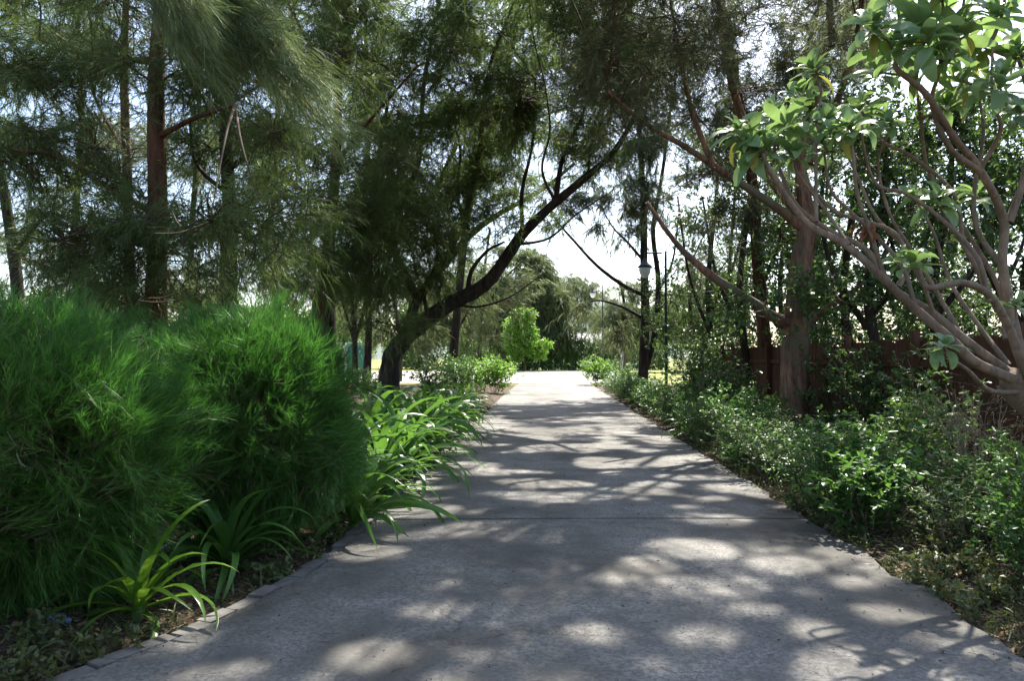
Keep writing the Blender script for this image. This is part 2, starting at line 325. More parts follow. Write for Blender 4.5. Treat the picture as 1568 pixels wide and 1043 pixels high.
# concrete
def concrete(name, base, dirt=1.0, light=1.0):
    m,nt,N,Lk=newmat(name)
    big=noise(nt,.55,5,.6,dist=.4); mid=noise(nt,2.6,7,.68,dist=.3); fine=noise(nt,38,6,.75); grit=noise(nt,170,2,.5)
    c=ramp(nt,mid,[(.3,tuple(x*.5 for x in base)),(.5,base),(.68,tuple(min(1,x*1.4) for x in base))])
    c=mixc(nt,ramp(nt,fine,[(.44,(0,0,0)),(.56,(.95,.95,.95))]),c,tuple(x*.55 for x in base))
    st=ramp(nt,big,[(.43,(0,0,0)),(.6,(.75*dirt,)*3)])
    c=mixc(nt,st,c,tuple(x*.38 for x in (base[0],base[1]*.98,base[2]*.93)))
    c=mixc(nt,ramp(nt,grit,[(.58,(0,0,0)),(.72,(.6,.6,.6))]),c,tuple(x*.5 for x in base))
    vo=N.new('ShaderNodeTexVoronoi'); vo.feature='DISTANCE_TO_EDGE'; vo.inputs['Scale'].default_value=.42
    t=N.new('ShaderNodeTexCoord'); wn=N.new('ShaderNodeTexNoise'); wn.inputs['Scale'].default_value=1.6; wn.inputs['Detail'].default_value=6; wn.inputs['Roughness'].default_value=.7
    Lk.new(t.outputs['Object'],wn.inputs['Vector'])
    va=N.new('ShaderNodeVectorMath'); va.operation='SCALE'; va.inputs['Scale'].default_value=.9; Lk.new(wn.outputs['Color'],va.inputs[0])
    vb=N.new('ShaderNodeVectorMath'); vb.operation='ADD'; Lk.new(t.outputs['Object'],vb.inputs[0]); Lk.new(va.outputs[0],vb.inputs[1]); Lk.new(vb.outputs[0],vo.inputs['Vector'])
    cr=ramp(nt,vo.outputs['Distance'],[(.0,(1,1,1)),(.009,(0,0,0))])
    gate=ramp(nt,noise(nt,.45,2),[(.48,(0,0,0)),(.55,(.8,.8,.8))])
    cf=N.new('ShaderNodeMath'); cf.operation='MULTIPLY'; Lk.new(cr,cf.inputs[0]); Lk.new(gate,cf.inputs[1])
    c=mixc(nt,cf.outputs[0],c,(.05,.045,.04))
    p=N.new('ShaderNodeBsdfPrincipled'); Lk.new(c,p.inputs['Base Color']); p.inputs['Roughness'].default_value=.82; p.inputs['Specular IOR Level'].default_value=.25
    bp=N.new('ShaderNodeBump'); bp.inputs['Strength'].default_value=.7; bp.inputs['Distance'].default_value=.01; Lk.new(fine,bp.inputs['Height']); 
    b2=N.new('ShaderNodeBump'); b2.inputs['Strength'].default_value=.3; b2.inputs['Distance'].default_value=.05; Lk.new(mid,b2.inputs['Height']); Lk.new(bp.outputs[0],b2.inputs['Normal']); Lk.new(b2.outputs[0],p.inputs['Normal'])
    o=N.new('ShaderNodeOutputMaterial'); Lk.new(p.outputs[0],o.inputs[0]); return m
M['conc']=concrete('weathered_concrete',(.20,.190,.170),1.25)
M['conc_light']=concrete('pale_paving',(.50,.47,.42),.4)
mb=MB()
def slab(d0,d1,n):
    d=np.linspace(d0,d1,n); us=np.linspace(0,1,9)
    jl=.012*rng.normal(size=n); jr=.03*rng.normal(size=n)
    L=lx(d)+jl; Rr=rx(d)+jr
    X=L[:,None]+(Rr-L)[:,None]*us; Y=np.repeat(d[:,None],9,1)+.035*us[None]*(d0<7); Z=.02+.004*np.sin(X*1.3+Y)
    top=np.stack((X,Y,Z),-1).reshape(-1,3); i=np.arange(n-1)[:,None]*9+np.arange(8)[None]
    mb.add(top,np.stack((i,i+1,i+10,i+9),-1).reshape(-1,4))
    per=np.concatenate((np.arange(n)*9, (n-1)*9+np.arange(1,9), (np.arange(n-1)[::-1])*9+8, np.arange(1,8)[::-1], [0]))
    tp=top[per]; bt=tp.copy(); bt[:,2]=-.06; k=len(per); j=np.arange(k-1)
    mb.add(np.vstack((tp,bt)),np.stack((j,j+k,j+k+1,j+1),-1))
slab(-4,6.57,50); slab(6.61,18.9,50); slab(18.915,31.5,40); slab(31.515,42,30)
tag(mb.build('path',M['conc'],smooth=False),kind='structure')
mb=MB()
for yy in (0,):
    X=[-34,9.5]; mb.add([(-34,41.5,.012),(8.5,41.5,.012),(10.5,74,.012),(-34,74,.012)],[(0,1,2,3)])
tag(mb.build('road',M['conc_light'],smooth=False),kind='structure')
# brick edging along the left side of the path
mb=MB(); d=1.2
while d<13:
    l=.17+.05*rng.random(); x0=lx(d)-.075; x1=lx(d+l)-.075
    a=math.atan2(l,x1-x0)-math.pi/2
    box(mb,((x0+x1)/2+.012*rng.normal(),d+l/2,-.033+.008*rng.normal()),(.11,l*.975*math.hypot(1,(x1-x0)/l),.09),0,a+.03*rng.normal(),.06); d+=l
M['edge']=plain('grey_edging_brick',(.12,.112,.10),.9,.35,7,bump=.4)
tag(mb.build('kerb',M['edge'],smooth=False),kind='structure')
# far hill
mb=MB(); n=80; a=np.linspace(-140,180,n); rows=[]
for k,(yy,hh) in enumerate(((420,0),(560,.75),(640,1.0),(760,.5))):
    rows.append(np.stack((a,np.full(n,yy)+8*rng.normal(size=n),-2+hh*np.clip(1.3-np.abs(a-20)/120,0,1)*(68+5*np.sin(a/90+.6)+3*np.sin(a/37)+1*rng.normal(size=n))),-1))
V=np.concatenate(rows); i=np.arange(3)[:,None]*n+np.arange(n-1)[None]
mb.add(V,np.stack((i,i+1,i+n+1,i+n),-1).reshape(-1,4)); tag(mb.build('hills',M['hill']),kind='structure')

# ------------------------------------------------------------------ trees
def limb_pts(l): return [G(p[0],p[2]) if p[1] is None else P(*p) for p in l]
def shade_masses(x0,x1,d0,d1,z0,z1,step,rad):  # overhead clumps, nearly all out of view, added to shade the near path
    out=[]
    for x in np.arange(x0,x1,step):
        for d in np.arange(d0,d1,step):
            xx,dd,zz=x+.3*rng.normal(),d+.3*rng.normal(),z0+(z1-z0)*rng.random(); out.append((784+xx/dd*F,547-(zz-H)/dd*F,dd,rad*(.85+.3*rng.random())))
    return out
def build_tree(name,label,cat,group,limbs,masses,bark,needle,style='casu',dens=1.0,w=None,mk={},trunk_rough=.06,links=True):
    """limbs: list of (pixel points, r0, r1); first is the trunk. masses: (px,py,depth,radius[,flatten])"""
    base=limb_pts(limbs[0][0])[0]; root=empty(name,base,label,cat,group)
    cs=[]
    for k,(pts,r0,r1) in enumerate(limbs):
        pp=limb_pts(pts); rr=np.array(r1,float) if isinstance(r1,tuple) else np.linspace(r0,r1,len(pp)); b=MB()
        if k==0: rr[0]=r0*1.05
        pp=[np.asarray(q) for q in pp]
        if k==0: pp[0]=pp[0]-np.array((0,0,.15))
        c,r=tube(b,pp,rr,16 if r0>.1 else 8,0,6,trunk_rough,.5 if k==0 else 0)
        cs.append(c[len(c)//4:] if k==0 else c)
        b.build('trunk' if k==0 else 'limb',bark,root,base)
    allc=np.concatenate(cs)
    b=MB()
    for ms in masses:
        px,py,dd,rad=ms[:4]; fl=ms[4] if len(ms)>4 else (.58 if style=='casu' else .8)
        c=P(px,py,dd)
        c=c+.15*rad*rng.normal(size=3); c[2]=max(c[2],rad*.5)
        if links:
            q=allc[np.argmin(((allc-c)**2).sum(1)+ .6*np.maximum(allc[:,2]-c[2]+.3,0)**2)]
            mid=(q+c)/2+np.array((0,0,.12*np.linalg.norm(c-q)))+.1*rng.normal(size=3)
            if np.linalg.norm(q-c)>.3: tube(b,[q,mid,c],[min(.022,.010+.006*np.linalg.norm(c-q)),.012,.006],5,1,5)
            for t in range(int(5+4*rad)):
                e=c+rad*ball(1)[0]*np.array((1,1,fl)); tube(b,[c+.3*(e-c)*rng.random(),(c+e)/2+.08*rad*rng.normal(size=3),e],[.011,.008,.004],4,1,3)
        wd=w if w else max(.0032,.00075*dd)
        if style=='casu':
            n=int(225*dens*rad**2+14)
            kw=dict(L=.40+.018*dd,nn=26,nl=.155+.006*dd,w=wd,spread=.38); kw.update(mk)
            casu_mass(b,c,(rad,rad,rad*fl),n,**kw)
        else:
            n=int(60*dens*rad**2+5); kw=dict(L=.10,W=.05,k=10); kw.update(mk)
            leaf_mass(b,c,(rad,rad,rad*fl),n,**kw)
    if masses: b.build('crown',[needle,M['twig'] if bark is not M['bark_pale'] else bark],root,base)
    return root
def jitter(lst,n,sx,sy,sd,rad):
    out=[]
    for (px,py,d) in lst:
        for _ in range(n): out.append((px+sx*rng.normal(),py+sy*rng.normal(),max(3,d+sd*rng.normal()),rad*(.75+.5*rng.random())))
    return out
CAS='casuarina trees along the path'
# --- A : reddish trunk behind the left shrubs
build_tree('casuarina_tree','tall casuarina with straight red-brown trunk right behind the two clipped needle shrubs','tree',CAS,
  [([(238,None,9),(238,480,9),(241,300,9),(239,130,9),(246,0,9),(254,-200,9.2),(262,-420,9.6)],.145,.05),
   ([(240,210,9),(300,180,8.6),(360,160,8.2)],.04,.015),([(240,330,9),(170,290,8.8),(90,240,8.5),(20,230,8.2)],.04,.014),
   ([(243,90,9),(150,90,9.5),(60,60,10)],.04,.014),([(246,0,9),(340,-90,8),(430,-150,7.2)],.045,.015),
   ([(252,-150,9.1),(420,-220,10),(600,-260,11)],.05,.015)],
  [(95,130,9,.75),(40,190,8.6,.6),(150,215,8.7,.5),(60,260,8.5,.6),(330,60,8.6,.7),
   (190,310,8.4,.55),(120,345,8.6,.6),(250,335,8.1,.6),(330,330,8.2,.65),(300,400,8.3,.6),(210,400,8.2,.5),(370,390,8.5,.55),(60,400,8.8,.6),
   (420,-60,8.5,.8),(300,-130,9,1),(150,-60,9.5,.9),(30,-30,9.6,.9),(500,-120,9.8,1),(600,-260,11,1.2),(420,-300,10,1.2),(250,-420,9.6,1.3),(80,-260,9.5,1.2),(700,-330,11.5,1.0)]+jitter([(150,60,9.6),(60,330,9),(330,120,9.2),(420,40,9.5),(640,-260,10.5),(230,260,8.8),(330,360,8.4),(150,400,8.8),(60,200,8.8),(500,-420,9),(720,-480,9.5)],3,60,50,.6,.62)+shade_masses(-2.6,.6,7.6,12.,7.6,9.2,1.0,.85),
  M['bark_red'],M['needle'],dens=.95)
# hanging pale spray in front
root=empty('casuarina_branch',P(240,-170,5.4),'pale drooping casuarina bough hanging down from the top left of the view','bough')
b=MB(); tb=MB()
base=P(240,-170,5.4)
for k in range(15):
    u_=rng.random(); ex,ey=300+185*u_+18*rng.normal(),5+185*u_+28*rng.normal(); s=P(ex-205+15*rng.normal(),ey-205+15*rng.normal(),5.6+rng.normal()*.3); e=P(ex,ey,5.25+rng.normal()*.35)
    m_=(s+e)/2+np.array((.06,0,.10)); c,r=tube(tb,[s,m_,e],[.012,.007,.003],5,0,6)
    for q,qn in zip(c[1:-1:1],c[2:]):
        fl=norm((qn-q)[None])[0]
        casu_mass(b,q,(.12,.12,.12),4,L=.34,nn=17,nl=.21,w=.0031,out=.25,up=0,droop=.05,flow=fl*2.2+np.array((.35,0,.1)),spread=.17,hang=.03,two=True,twigw=.003,gaps=False)
tube(tb,[P(240,-170,5.4)+np.array((-.2,.7,1.1)),P(240,-170,5.4)+np.array((-.1,.3,.5)),P(240,-170,5.4),P(300,-60,5.4)],[.03,.025,.018,.008],6,0,6)
tb.build('stem',M['twig'],root,base); b.build('sprays',[M['needle_bough'],M['twig']],root,base)
# --- others on the left
build_tree('casuarina_tree','dark brown casuarina trunk just right of the red-barked one, foliage low','tree',CAS,
  [([(352,None,12),(350,440,12),(352,330,12),(345,200,12.2),(350,40,12.4),(360,-200,12.8)],.16,.06),([(352,300,12),(300,250,12),(290,180,12)],.04,.02),([(350,260,12),(420,200,12),(480,100,12)],.05,.02)],
  [(330,220,12,.7),(400,210,12,.7),(430,110,12,.9),(300,130,12.4,.8),(380,20,12.4,.9),(450,290,11,.8),(420,380,11,.7),(500,-60,12.5,1),(330,-120,12.6,1.2),(450,-260,12.6,1.3),(600,-160,13,1.2)],
  M['bark_dark'],M['needle'],dens=1.0)
build_tree('casuarina_tree','slender leaning casuarina at the far left edge, bare trunk above the big shrub','tree',CAS,
  [([(40,None,17),(25,430,17),(12,330,17),(-5,220,17),(-10,60,17.2),(0,-120,17.5)],.15,.06),([(20,390,17),(70,330,17),(120,300,17)],.05,.02)],
  [(20,120,17,1.1),(90,60,17,1.1),(-40,220,17,1.1),(110,280,17,.8),(30,-20,17.4,1.3),(130,-60,17.5,1.3),(50,370,17.5,.7)],
  M['bark_dark'],M['needle'],dens=.8)
build_tree('casuarina_tree','thin casuarina stem standing left of and behind the red-barked trunk','tree',CAS,
  [([(200,None,16),(198,420,16),(194,250,16),(190,100,16),(196,-60,16),(200,-250,16)],.13,.05),([(194,240,16),(150,160,16),(130,100,16)],.04,.02)],
  [(160,90,16,.9),(220,60,16,.8),(150,190,16,.8),(250,230,16,.9),(180,-50,16,1.2),(290,-30,16,1.2),(130,400,16,.8),(270,430,16,.7)],
  M['bark_red'],M['needle_grey'],dens=.8)
build_tree('casuarina_tree','rusty casuarina trunk leaning right beside the big dark forked tree','tree',CAS,
  [([(484,None,16),(487,480,16),(500,400,16),(508,320,16),(516,220,16),(520,100,16.2),(540,-60,16.6),(560,-240,17)],.17,.06),
   ([(508,330,16),(460,290,15.5),(400,270,15)],.045,.02),([(514,250,16),(570,180,15.6),(640,100,15)],.05,.02),([(520,120,16),(470,60,16),(440,0,16)],.05,.02)],
  [(470,330,15,.9),(540,330,14.5,.9),(420,300,15,.8),(560,400,14.5,.8),(480,410,14.5,.8),(600,250,14.5,1.),(520,180,15.5,1),(450,80,16,1.1),(590,90,15.5,1.2),(540,-20,16.5,1.4),(680,60,16,1.1),(660,-60,16.5,1.3),(440,-100,16.5,1.4),(600,-160,16.5,1.4)]+jitter([(480,360,15),(600,330,15),(560,60,16),(450,180,16)],3,50,50,1,.85),
  M['bark_red'],M['needle'],dens=.95)
# --- the big dark forked tree arching over the path
build_tree('casuarina_tree','big black-barked forked casuarina whose long limb arches over the left of the path','tree',CAS,
  [([(592,None,19),(598,560,19),(612,530,19),(640,500,18.9),(690,465,18.7),(742,435,18.4),(775,395,18),(808,350,17.6),(850,310,17.3),(900,268,17),(945,225,16.6),(990,140,16.4)],.28,.04),
   ([(602,552,19),(622,510,19.3),(640,460,19.5),(680,405,19.6),(720,360,19.8),(760,330,20),(830,290,20.4),(880,250,20.6)],.16,.04),
   ([(715,450,18.6),(722,415,18.2),(745,385,18.),(772,370,17.6)],.07,.025),
   ([(640,460,19.5),(610,400,19.6),(600,340,19.7),(640,250,19.8),(650,120,20),(680,-40,20)],.13,.04),
   ([(680,405,19.6),(715,320,19.4),(735,220,19.2),(750,100,19),(790,0,19)],.10,.03),
   ([(850,310,17.3),(862,240,17.2),(890,180,17),(930,60,16.8)],.07,.02),
   ([(690,465,18.7),(730,470,18.3),(780,455,18),(830,420,17.8)],.035,.012),([(790,375,17.8),(840,365,17.4),(880,330,17.2),(925,300,17)],.04,.012),([(655,490,18.9),(650,440,18.6),(670,400,18.3),(665,350,18.2)],.06,.02),([(850,310,17.3),(830,260,17),(842,200,16.8),(835,130,16.6)],.04,.014),([(720,360,19.8),(700,300,19.6),(705,230,19.5),(690,170,19.5)],.06,.02),([(900,268,17),(910,210,16.8),(950,140,16.6)],.03,.012),([(800,360,17.7),(800,290,17.6),(815,220,17.4),(820,120,17.3)],.06,.02)],
  [(560,330,18,1.),(620,370,18.5,.9),(640,310,18.5,1.),(700,300,19,1.),(590,440,18,.8),(660,420,18.5,.6),(690,360,18,.7),(620,200,19,1.2),(700,190,19,1.1),(770,180,18.5,1.0),
   (820,200,17.5,.9),(760,270,18.5,.8),(870,150,17,1.0),(920,90,16.8,1.1),(860,40,17,1.2),(760,60,19,1.3),(690,60,20,1.3),(960,180,16.6,.8),(990,80,16.4,1.0),
   (880,235,17.4,.6),(820,-40,17,1.3),(930,-30,16.8,1.3),(1010,-40,16.4,1.2),(720,-70,19,1.4),(790,350,17.6,.45),(745,335,18,.6),(860,330,17.4,.35),(930,250,16.8,.5),(870,-160,17,1.5),(1000,-180,16.6,1.5)]+jitter([(850,90,17),(740,150,18.5),(650,260,19),(600,380,18.5),(800,20,17),(900,-120,16.5),(940,110,16.5),(640,330,18.6),(560,400,18.2),(700,240,19),(640,60,19.5),(780,90,18)],3,60,60,1.2,.75),
  M['bark_dark'],M['needle'],dens=.9,trunk_rough=.15)
build_tree('casuarina_tree','dark thick casuarina trunk immediately left of the forked tree, foliage hiding its top','tree',CAS,
  [([(500,None,21),(500,490,21),(506,440,21),(535,415,21),(580,357,21.2),(612,345,21.5),(660,300,22),(700,220,22)],.30,.06),([(520,425,21),(560,340,20.6),(580,240,20.4),(600,120,20.4)],.12,.04)],
  [(560,280,20.5,1.1),(600,300,21,1.),(640,250,21.5,1.2),(580,140,20.5,1.4),(520,400,20.3,.7),(680,160,22,1.3),(630,40,21,1.5)],
  M['bark_dark'],M['needle'],dens=.75)
build_tree('casuarina_tree','tall casuarina behind the forked tree whose feathery top fills the gap above the arching limb','tree',CAS,
  [([(690,None,29),(698,500,29),(715,340,29),(745,210,29),(785,70,29),(800,-60,29)],.2,.06),([(735,250,29),(790,200,28.6),(850,170,28.2),(905,160,28)],.07,.025),([(765,140,29),(840,60,28.6),(900,10,28.4)],.06,.025)],
  [(760,210,29,1.2),(800,150,29,1.2),(840,100,28.5,1.2),(855,200,28.4,.9),(880,60,28.5,1.2),(820,30,29,1.3),(780,-20,29,1.4),(900,140,28,1.1),(925,50,28.4,1.2),(760,100,29,1.3),(700,200,29,1.3),(870,-30,28.6,1.4),(945,-20,28.6,1.3),(730,280,29,1.0),(790,265,28.6,.7),(925,200,28,.7),(900,235,28,.5),(960,100,28,1.1),(830,160,28.5,.8)],
  M['bark_dark'],M['needle_grey'],dens=.75)
# pale, sunlit casuarinas in the left distance
for k,(px,d,ln) in enumerate(((420,27,'pale sunlit casuarina between the brown trunk and the rusty leaning trunk'),(120,25,'hazy sunlit casuarina behind the slender leaning tree on the far left'),(300,30,'distant pale casuarina seen between the two left brown trunks'),(560,30,'thin-stemmed pale casuarina in front of the green screen'),(-60,26,'distant casuarina just showing at the left edge above the shrub'))):
    ms=[(px+s*40,py,d,1.1) for s,py in ((-1,330),(0.2,260),(1,360),(-.4,420),(.8,440),(0,180),(1.2,220),(-1.2,220),(0,90),(1,60),(-1,50),(.3,0),(.2,-50))]
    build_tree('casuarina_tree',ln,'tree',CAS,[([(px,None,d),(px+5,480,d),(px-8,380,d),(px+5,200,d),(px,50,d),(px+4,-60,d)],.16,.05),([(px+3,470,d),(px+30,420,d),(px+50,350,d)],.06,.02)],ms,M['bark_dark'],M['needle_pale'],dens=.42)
build_tree('casuarina_tree','thin twin stemmed casuarina behind the forked tree, crossing the white wall','tree',CAS,
  [([(545,None,33),(543,500,33),(538,440,33),(550,380,33),(560,300,33)],.14,.06),([(544,520,33),(560,470,33),(575,420,33),(600,350,33)],.1,.05),([(544,530,33),(530,480,33),(515,440,33)],.08,.04)],
  [(545,420,33,1.3),(600,380,33,1.4),(510,430,33,1.),(570,300,33,1.8),(640,440,33,1.3),(655,480,33,1.0),(690,430,32,1.2),(560,200,33,2.),(470,440,33,1.2)],M['bark_dark'],M['needle_pale'],dens=.34)
build_tree('casuarina_tree','feathery light green casuarina drooping behind the arching limb, left of the path end','tree',CAS,
  [([(735,None,42),(735,520,42),(740,430,42),(750,350,42)],.16,.06),([(738,480,42),(770,430,42),(800,400,42)],.08,.03)],
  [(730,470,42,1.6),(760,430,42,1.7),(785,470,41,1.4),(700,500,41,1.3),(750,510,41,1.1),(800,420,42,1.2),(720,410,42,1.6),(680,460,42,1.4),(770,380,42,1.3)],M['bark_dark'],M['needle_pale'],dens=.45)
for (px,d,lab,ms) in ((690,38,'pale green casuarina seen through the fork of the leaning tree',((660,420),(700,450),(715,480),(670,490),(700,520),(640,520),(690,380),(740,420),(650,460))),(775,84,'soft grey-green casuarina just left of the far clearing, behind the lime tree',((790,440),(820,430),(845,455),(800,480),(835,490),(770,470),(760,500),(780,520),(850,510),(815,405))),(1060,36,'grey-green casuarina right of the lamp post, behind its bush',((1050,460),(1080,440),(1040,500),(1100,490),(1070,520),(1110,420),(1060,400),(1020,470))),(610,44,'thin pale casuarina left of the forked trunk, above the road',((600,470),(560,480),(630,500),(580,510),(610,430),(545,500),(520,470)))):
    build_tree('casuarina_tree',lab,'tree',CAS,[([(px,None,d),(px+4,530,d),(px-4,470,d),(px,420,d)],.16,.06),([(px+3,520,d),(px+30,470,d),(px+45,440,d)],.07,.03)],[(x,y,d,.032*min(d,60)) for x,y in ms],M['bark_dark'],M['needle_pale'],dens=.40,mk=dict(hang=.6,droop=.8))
# --- right side
build_tree('casuarina_tree','big grey-brown casuarina on the right verge behind the hedge, one limb reaching left','tree',CAS,
  [([(1212,None,14),(1216,590,14),(1221,480,14),(1228,400,14),(1236,345,14),(1226,250,14.1),(1242,150,14.3),(1270,40,14.6),(1262,-120,14.8),(1240,-300,15)],.29,(.30,.27,.235,.21,.185,.10,.085,.07,.06,.05)),
   ([(1222,500,14),(1190,488,13.9),(1150,462,13.8),(1100,430,13.6),(1060,398,13.4),(1030,365,13.2),(990,310,13)],.13,.03),
   ([(1232,352,14),(1190,318,13.8),(1120,272,13.4),(1050,225,13),(990,190,12.8),(930,140,12.6)],.10,.025),
   ([(1236,340,14),(1180,270,14.2),(1140,190,14.4),(1115,100,14.6),(1100,0,14.8),(1090,-150,15)],.12,.04),
   ([(1224,505,14),(1270,470,14.2),(1325,430,14.4),(1370,370,14.6)],.08,.025),
   ([(1238,250,14),(1280,160,13.8),(1310,60,13.6),(1330,-60,13.6)],.09,.03),
   ([(1090,250,13.2),(1060,170,13),(1040,80,12.8),(1020,-40,12.6)],.06,.02)],
  [(1010,300,13,.55),(960,200,12.8,.7),(1000,130,12.7,.8),(1060,180,13,.8),(1080,90,13,.9),(1030,30,12.8,.9),(1120,230,13.4,.7),(1150,120,14.2,.9),(1130,30,14.6,1),(950,90,12.6,.8),(1180,30,14.3,.9),(1230,120,14,.7),
   (1270,60,13.8,.9),(1100,330,13.6,.45),(1125,375,13.7,.45),(960,0,12.6,1),(1090,-60,13,1.2),(960,-120,12.6,1.2),(1200,-100,14.5,1.3),(1330,-40,13.6,1.2),(1150,-250,15,1.4),(1020,-280,13,1.4),(1300,-240,14,1.4),(900,-60,12.6,1),(860,-160,12.4,1.1),(1170,270,13.8,.6),(1090,260,13.2,.5)]+jitter([(1000,80,13),(1080,60,13.4),(1200,60,14),(960,-130,12.5),(1120,-120,13.5),(1260,-80,13.5),(920,-250,10.5),(1080,-260,11),(1240,-300,10.5),(850,-330,10.5),(1000,-480,9.5),(1180,-450,9.5),(850,-520,9),(1330,-330,10),(760,-420,9.5),(950,-600,8.5),(1100,-620,8.5)],4,60,55,.9,.85)+shade_masses(.6,6.2,7.6,12.6,7.6,9.4,1.0,.85),
  M['bark_grey'],M['needle_grey'],dens=.66,trunk_rough=.07)
build_tree('casuarina_tree','tall red-trunked casuarina rising behind the grey-brown one at the upper right','tree',CAS,
  [([(1170,None,19),(1172,540,19),(1160,400,19),(1150,260,19),(1125,120,19),(1105,0,19),(1095,-150,19)],.2,.07),([(1150,250,19),(1200,170,19),(1240,60,19),(1270,-50,19)],.1,.04)],
  [(1120,150,19,1.3),(1180,100,19,1.3),(1060,100,19,1.3),(1100,10,19,1.5),(1220,30,19,1.4),(1200,200,19,1.1),(1130,300,19,1.0),(1070,280,19,.8),(1040,0,19,1.4),(1280,130,19,1.2),(1330,60,19,1.4),(1290,-20,19,1.5)]+jitter([(1100,200,19),(1180,60,19.5),(1040,60,19),(1300,60,19)],2,60,70,1.5,1.0),
  M['bark_red'],M['needle_grey'],dens=.75)
build_tree('casuarina_tree','slim dark multi-stemmed casuarina beside the street lamp with bare arching boughs','tree',CAS,
  [([(984,None,27),(985,570,27),(988,480,27),(986,400,27),(985,300,27),(978,180,27),(975,60,27)],.22,.06),
   ([(988,565,27),(1003,510,27.2),(1008,430,27.4),(1000,350,27.6),(1015,260,27.8),(1030,140,28)],.14,.05),
   ([(986,452,27),(960,440,26.8),(930,420,26.6),(905,398,26.4),(880,370,26.2),(858,345,26),(840,320,25.8)],.085,.03),
   ([(1000,500,27.2),(975,482,27),(945,467,26.8),(912,460,26.4),(882,472,26)],.075,.02),
   ([(986,400,27),(960,370,27),(940,350,27),(925,325,27)],.06,.02),
   ([(1006,450,27.4),(1030,400,27.6),(1040,320,27.8)],.06,.025)],
  [(975,280,27,.9),(1010,300,27.5,1),(950,310,27,.6),(1060,330,27.8,.8),(965,495,26.8,.7),(885,470,26.,.4),(985,210,27,1.2),(960,130,27,1.3),(1030,200,28,1.4),(1020,90,28,1.4),(955,360,27,.5),(1060,420,27.6,.7),(905,310,26,.45),(950,150,27,1.1),(990,60,27,1.3),(930,80,27,1.2),(1000,-20,27,1.4),(940,240,26.6,.6),(1000,230,27,.9),(905,265,27,.6),(950,275,27,.7),(880,300,26.5,.45),(915,345,27,.4),(960,330,27,.55),(850,285,27,.45),(870,325,26,.35),(925,305,27,.45),(835,305,26,.35),(985,340,27,.6),(845,345,26,.3)],
  M['bark_dark'],M['needle_grey'],dens=.6,mk=dict(hang=.6,droop=.8))
build_tree('casuarina_tree','grey-green weeping casuarina standing across the road at the end of the path','tree',CAS,
  [([(868,None,88),(868,520,88),(865,470,88),(868,440,88)],.3,.12),([(866,490,88),(840,450,88)],.12,.06),([(866,480,88),(895,445,88)],.12,.06)],
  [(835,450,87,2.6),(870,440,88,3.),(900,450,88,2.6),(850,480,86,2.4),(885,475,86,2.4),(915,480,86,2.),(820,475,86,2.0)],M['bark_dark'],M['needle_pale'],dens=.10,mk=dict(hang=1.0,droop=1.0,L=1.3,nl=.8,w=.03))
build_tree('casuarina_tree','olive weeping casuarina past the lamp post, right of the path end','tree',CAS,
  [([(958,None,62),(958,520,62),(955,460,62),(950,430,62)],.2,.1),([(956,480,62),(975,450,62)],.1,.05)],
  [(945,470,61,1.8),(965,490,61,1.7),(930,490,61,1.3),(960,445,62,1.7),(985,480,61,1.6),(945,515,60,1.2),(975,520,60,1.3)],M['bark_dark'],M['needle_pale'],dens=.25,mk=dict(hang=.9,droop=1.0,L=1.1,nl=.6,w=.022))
# broadleaf trees behind the fence
BR='broadleaf trees behind the timber fence'
for (px,d,lab,xs_) in ((1090,24,'dark leafy broadleaf tree just right of the street lamp',1.0),(1300,17,'dense glossy broadleaf tree behind the grey-brown trunk, over the fence',1.0),(1440,14,'dense glossy broadleaf tree in the gap between the tan limbs',1.0),(1580,13,'shady broadleaf tree filling the right edge behind the tan-limbed tree',1.0),(1200,26,'far broadleaf tree seen left of the grey-brown trunk',1.0),(1390,22,'tall broadleaf tree at the back right against the sky',1.0),(1250,21,'broadleaf tree crown showing just right of the grey-brown trunk',1.0),(1510,18,'broadleaf tree behind the thick upright tan limb',1.0),(1120,34,'distant broadleaf tree closing the view right of the lamp post',1.0),(1260,30,'distant broadleaf tree seen low behind the grey-brown trunk',1.0),(1420,27,'distant broadleaf tree low between the tan limbs',1.0),(1340,13.5,'nearest broadleaf tree behind the fence, under the dead brown leaf cluster',1.0),(1140,19.5,'low dense broadleaf tree between the lamp and the grey-brown trunk',1.0)):
    k=14/d; top=P(px,200,d)[2]
    ms=[]
    for _ in range(17):
        t=rng.random(); z=.9+t*(top-.6); a=rng.random()*6.28; rr=(1.9*math.sin(min(1,t*.9+.25)*3.0))*rng.random()**.5
        x=P(px,547,d)[0]+rr*math.cos(a)*1.25; y=d+rr*math.sin(a)*.9
        ms.append((784+x/y*F,547-(z-1.5)/y*F,y,.65+.3*rng.random()))
    build_tree('broadleaf_tree',lab,'tree',BR,[([(px,None,d),(px+4*k,560,d),(px-10*k,440,d),(px+12*k,300,d),(px+20*k,210,d)],.13,.04),([(px,520,d),(px-60*k,420,d+.3),(px-90*k,300,d)],.07,.025),([(px-4*k,480,d),(px+60*k,400,d-.3),(px+100*k,290,d)],.07,.025)],
       ms,M['bark_dark'],M['broad'],style='leaf',dens=1.45,mk=dict(L=.12,W=.062,k=11))
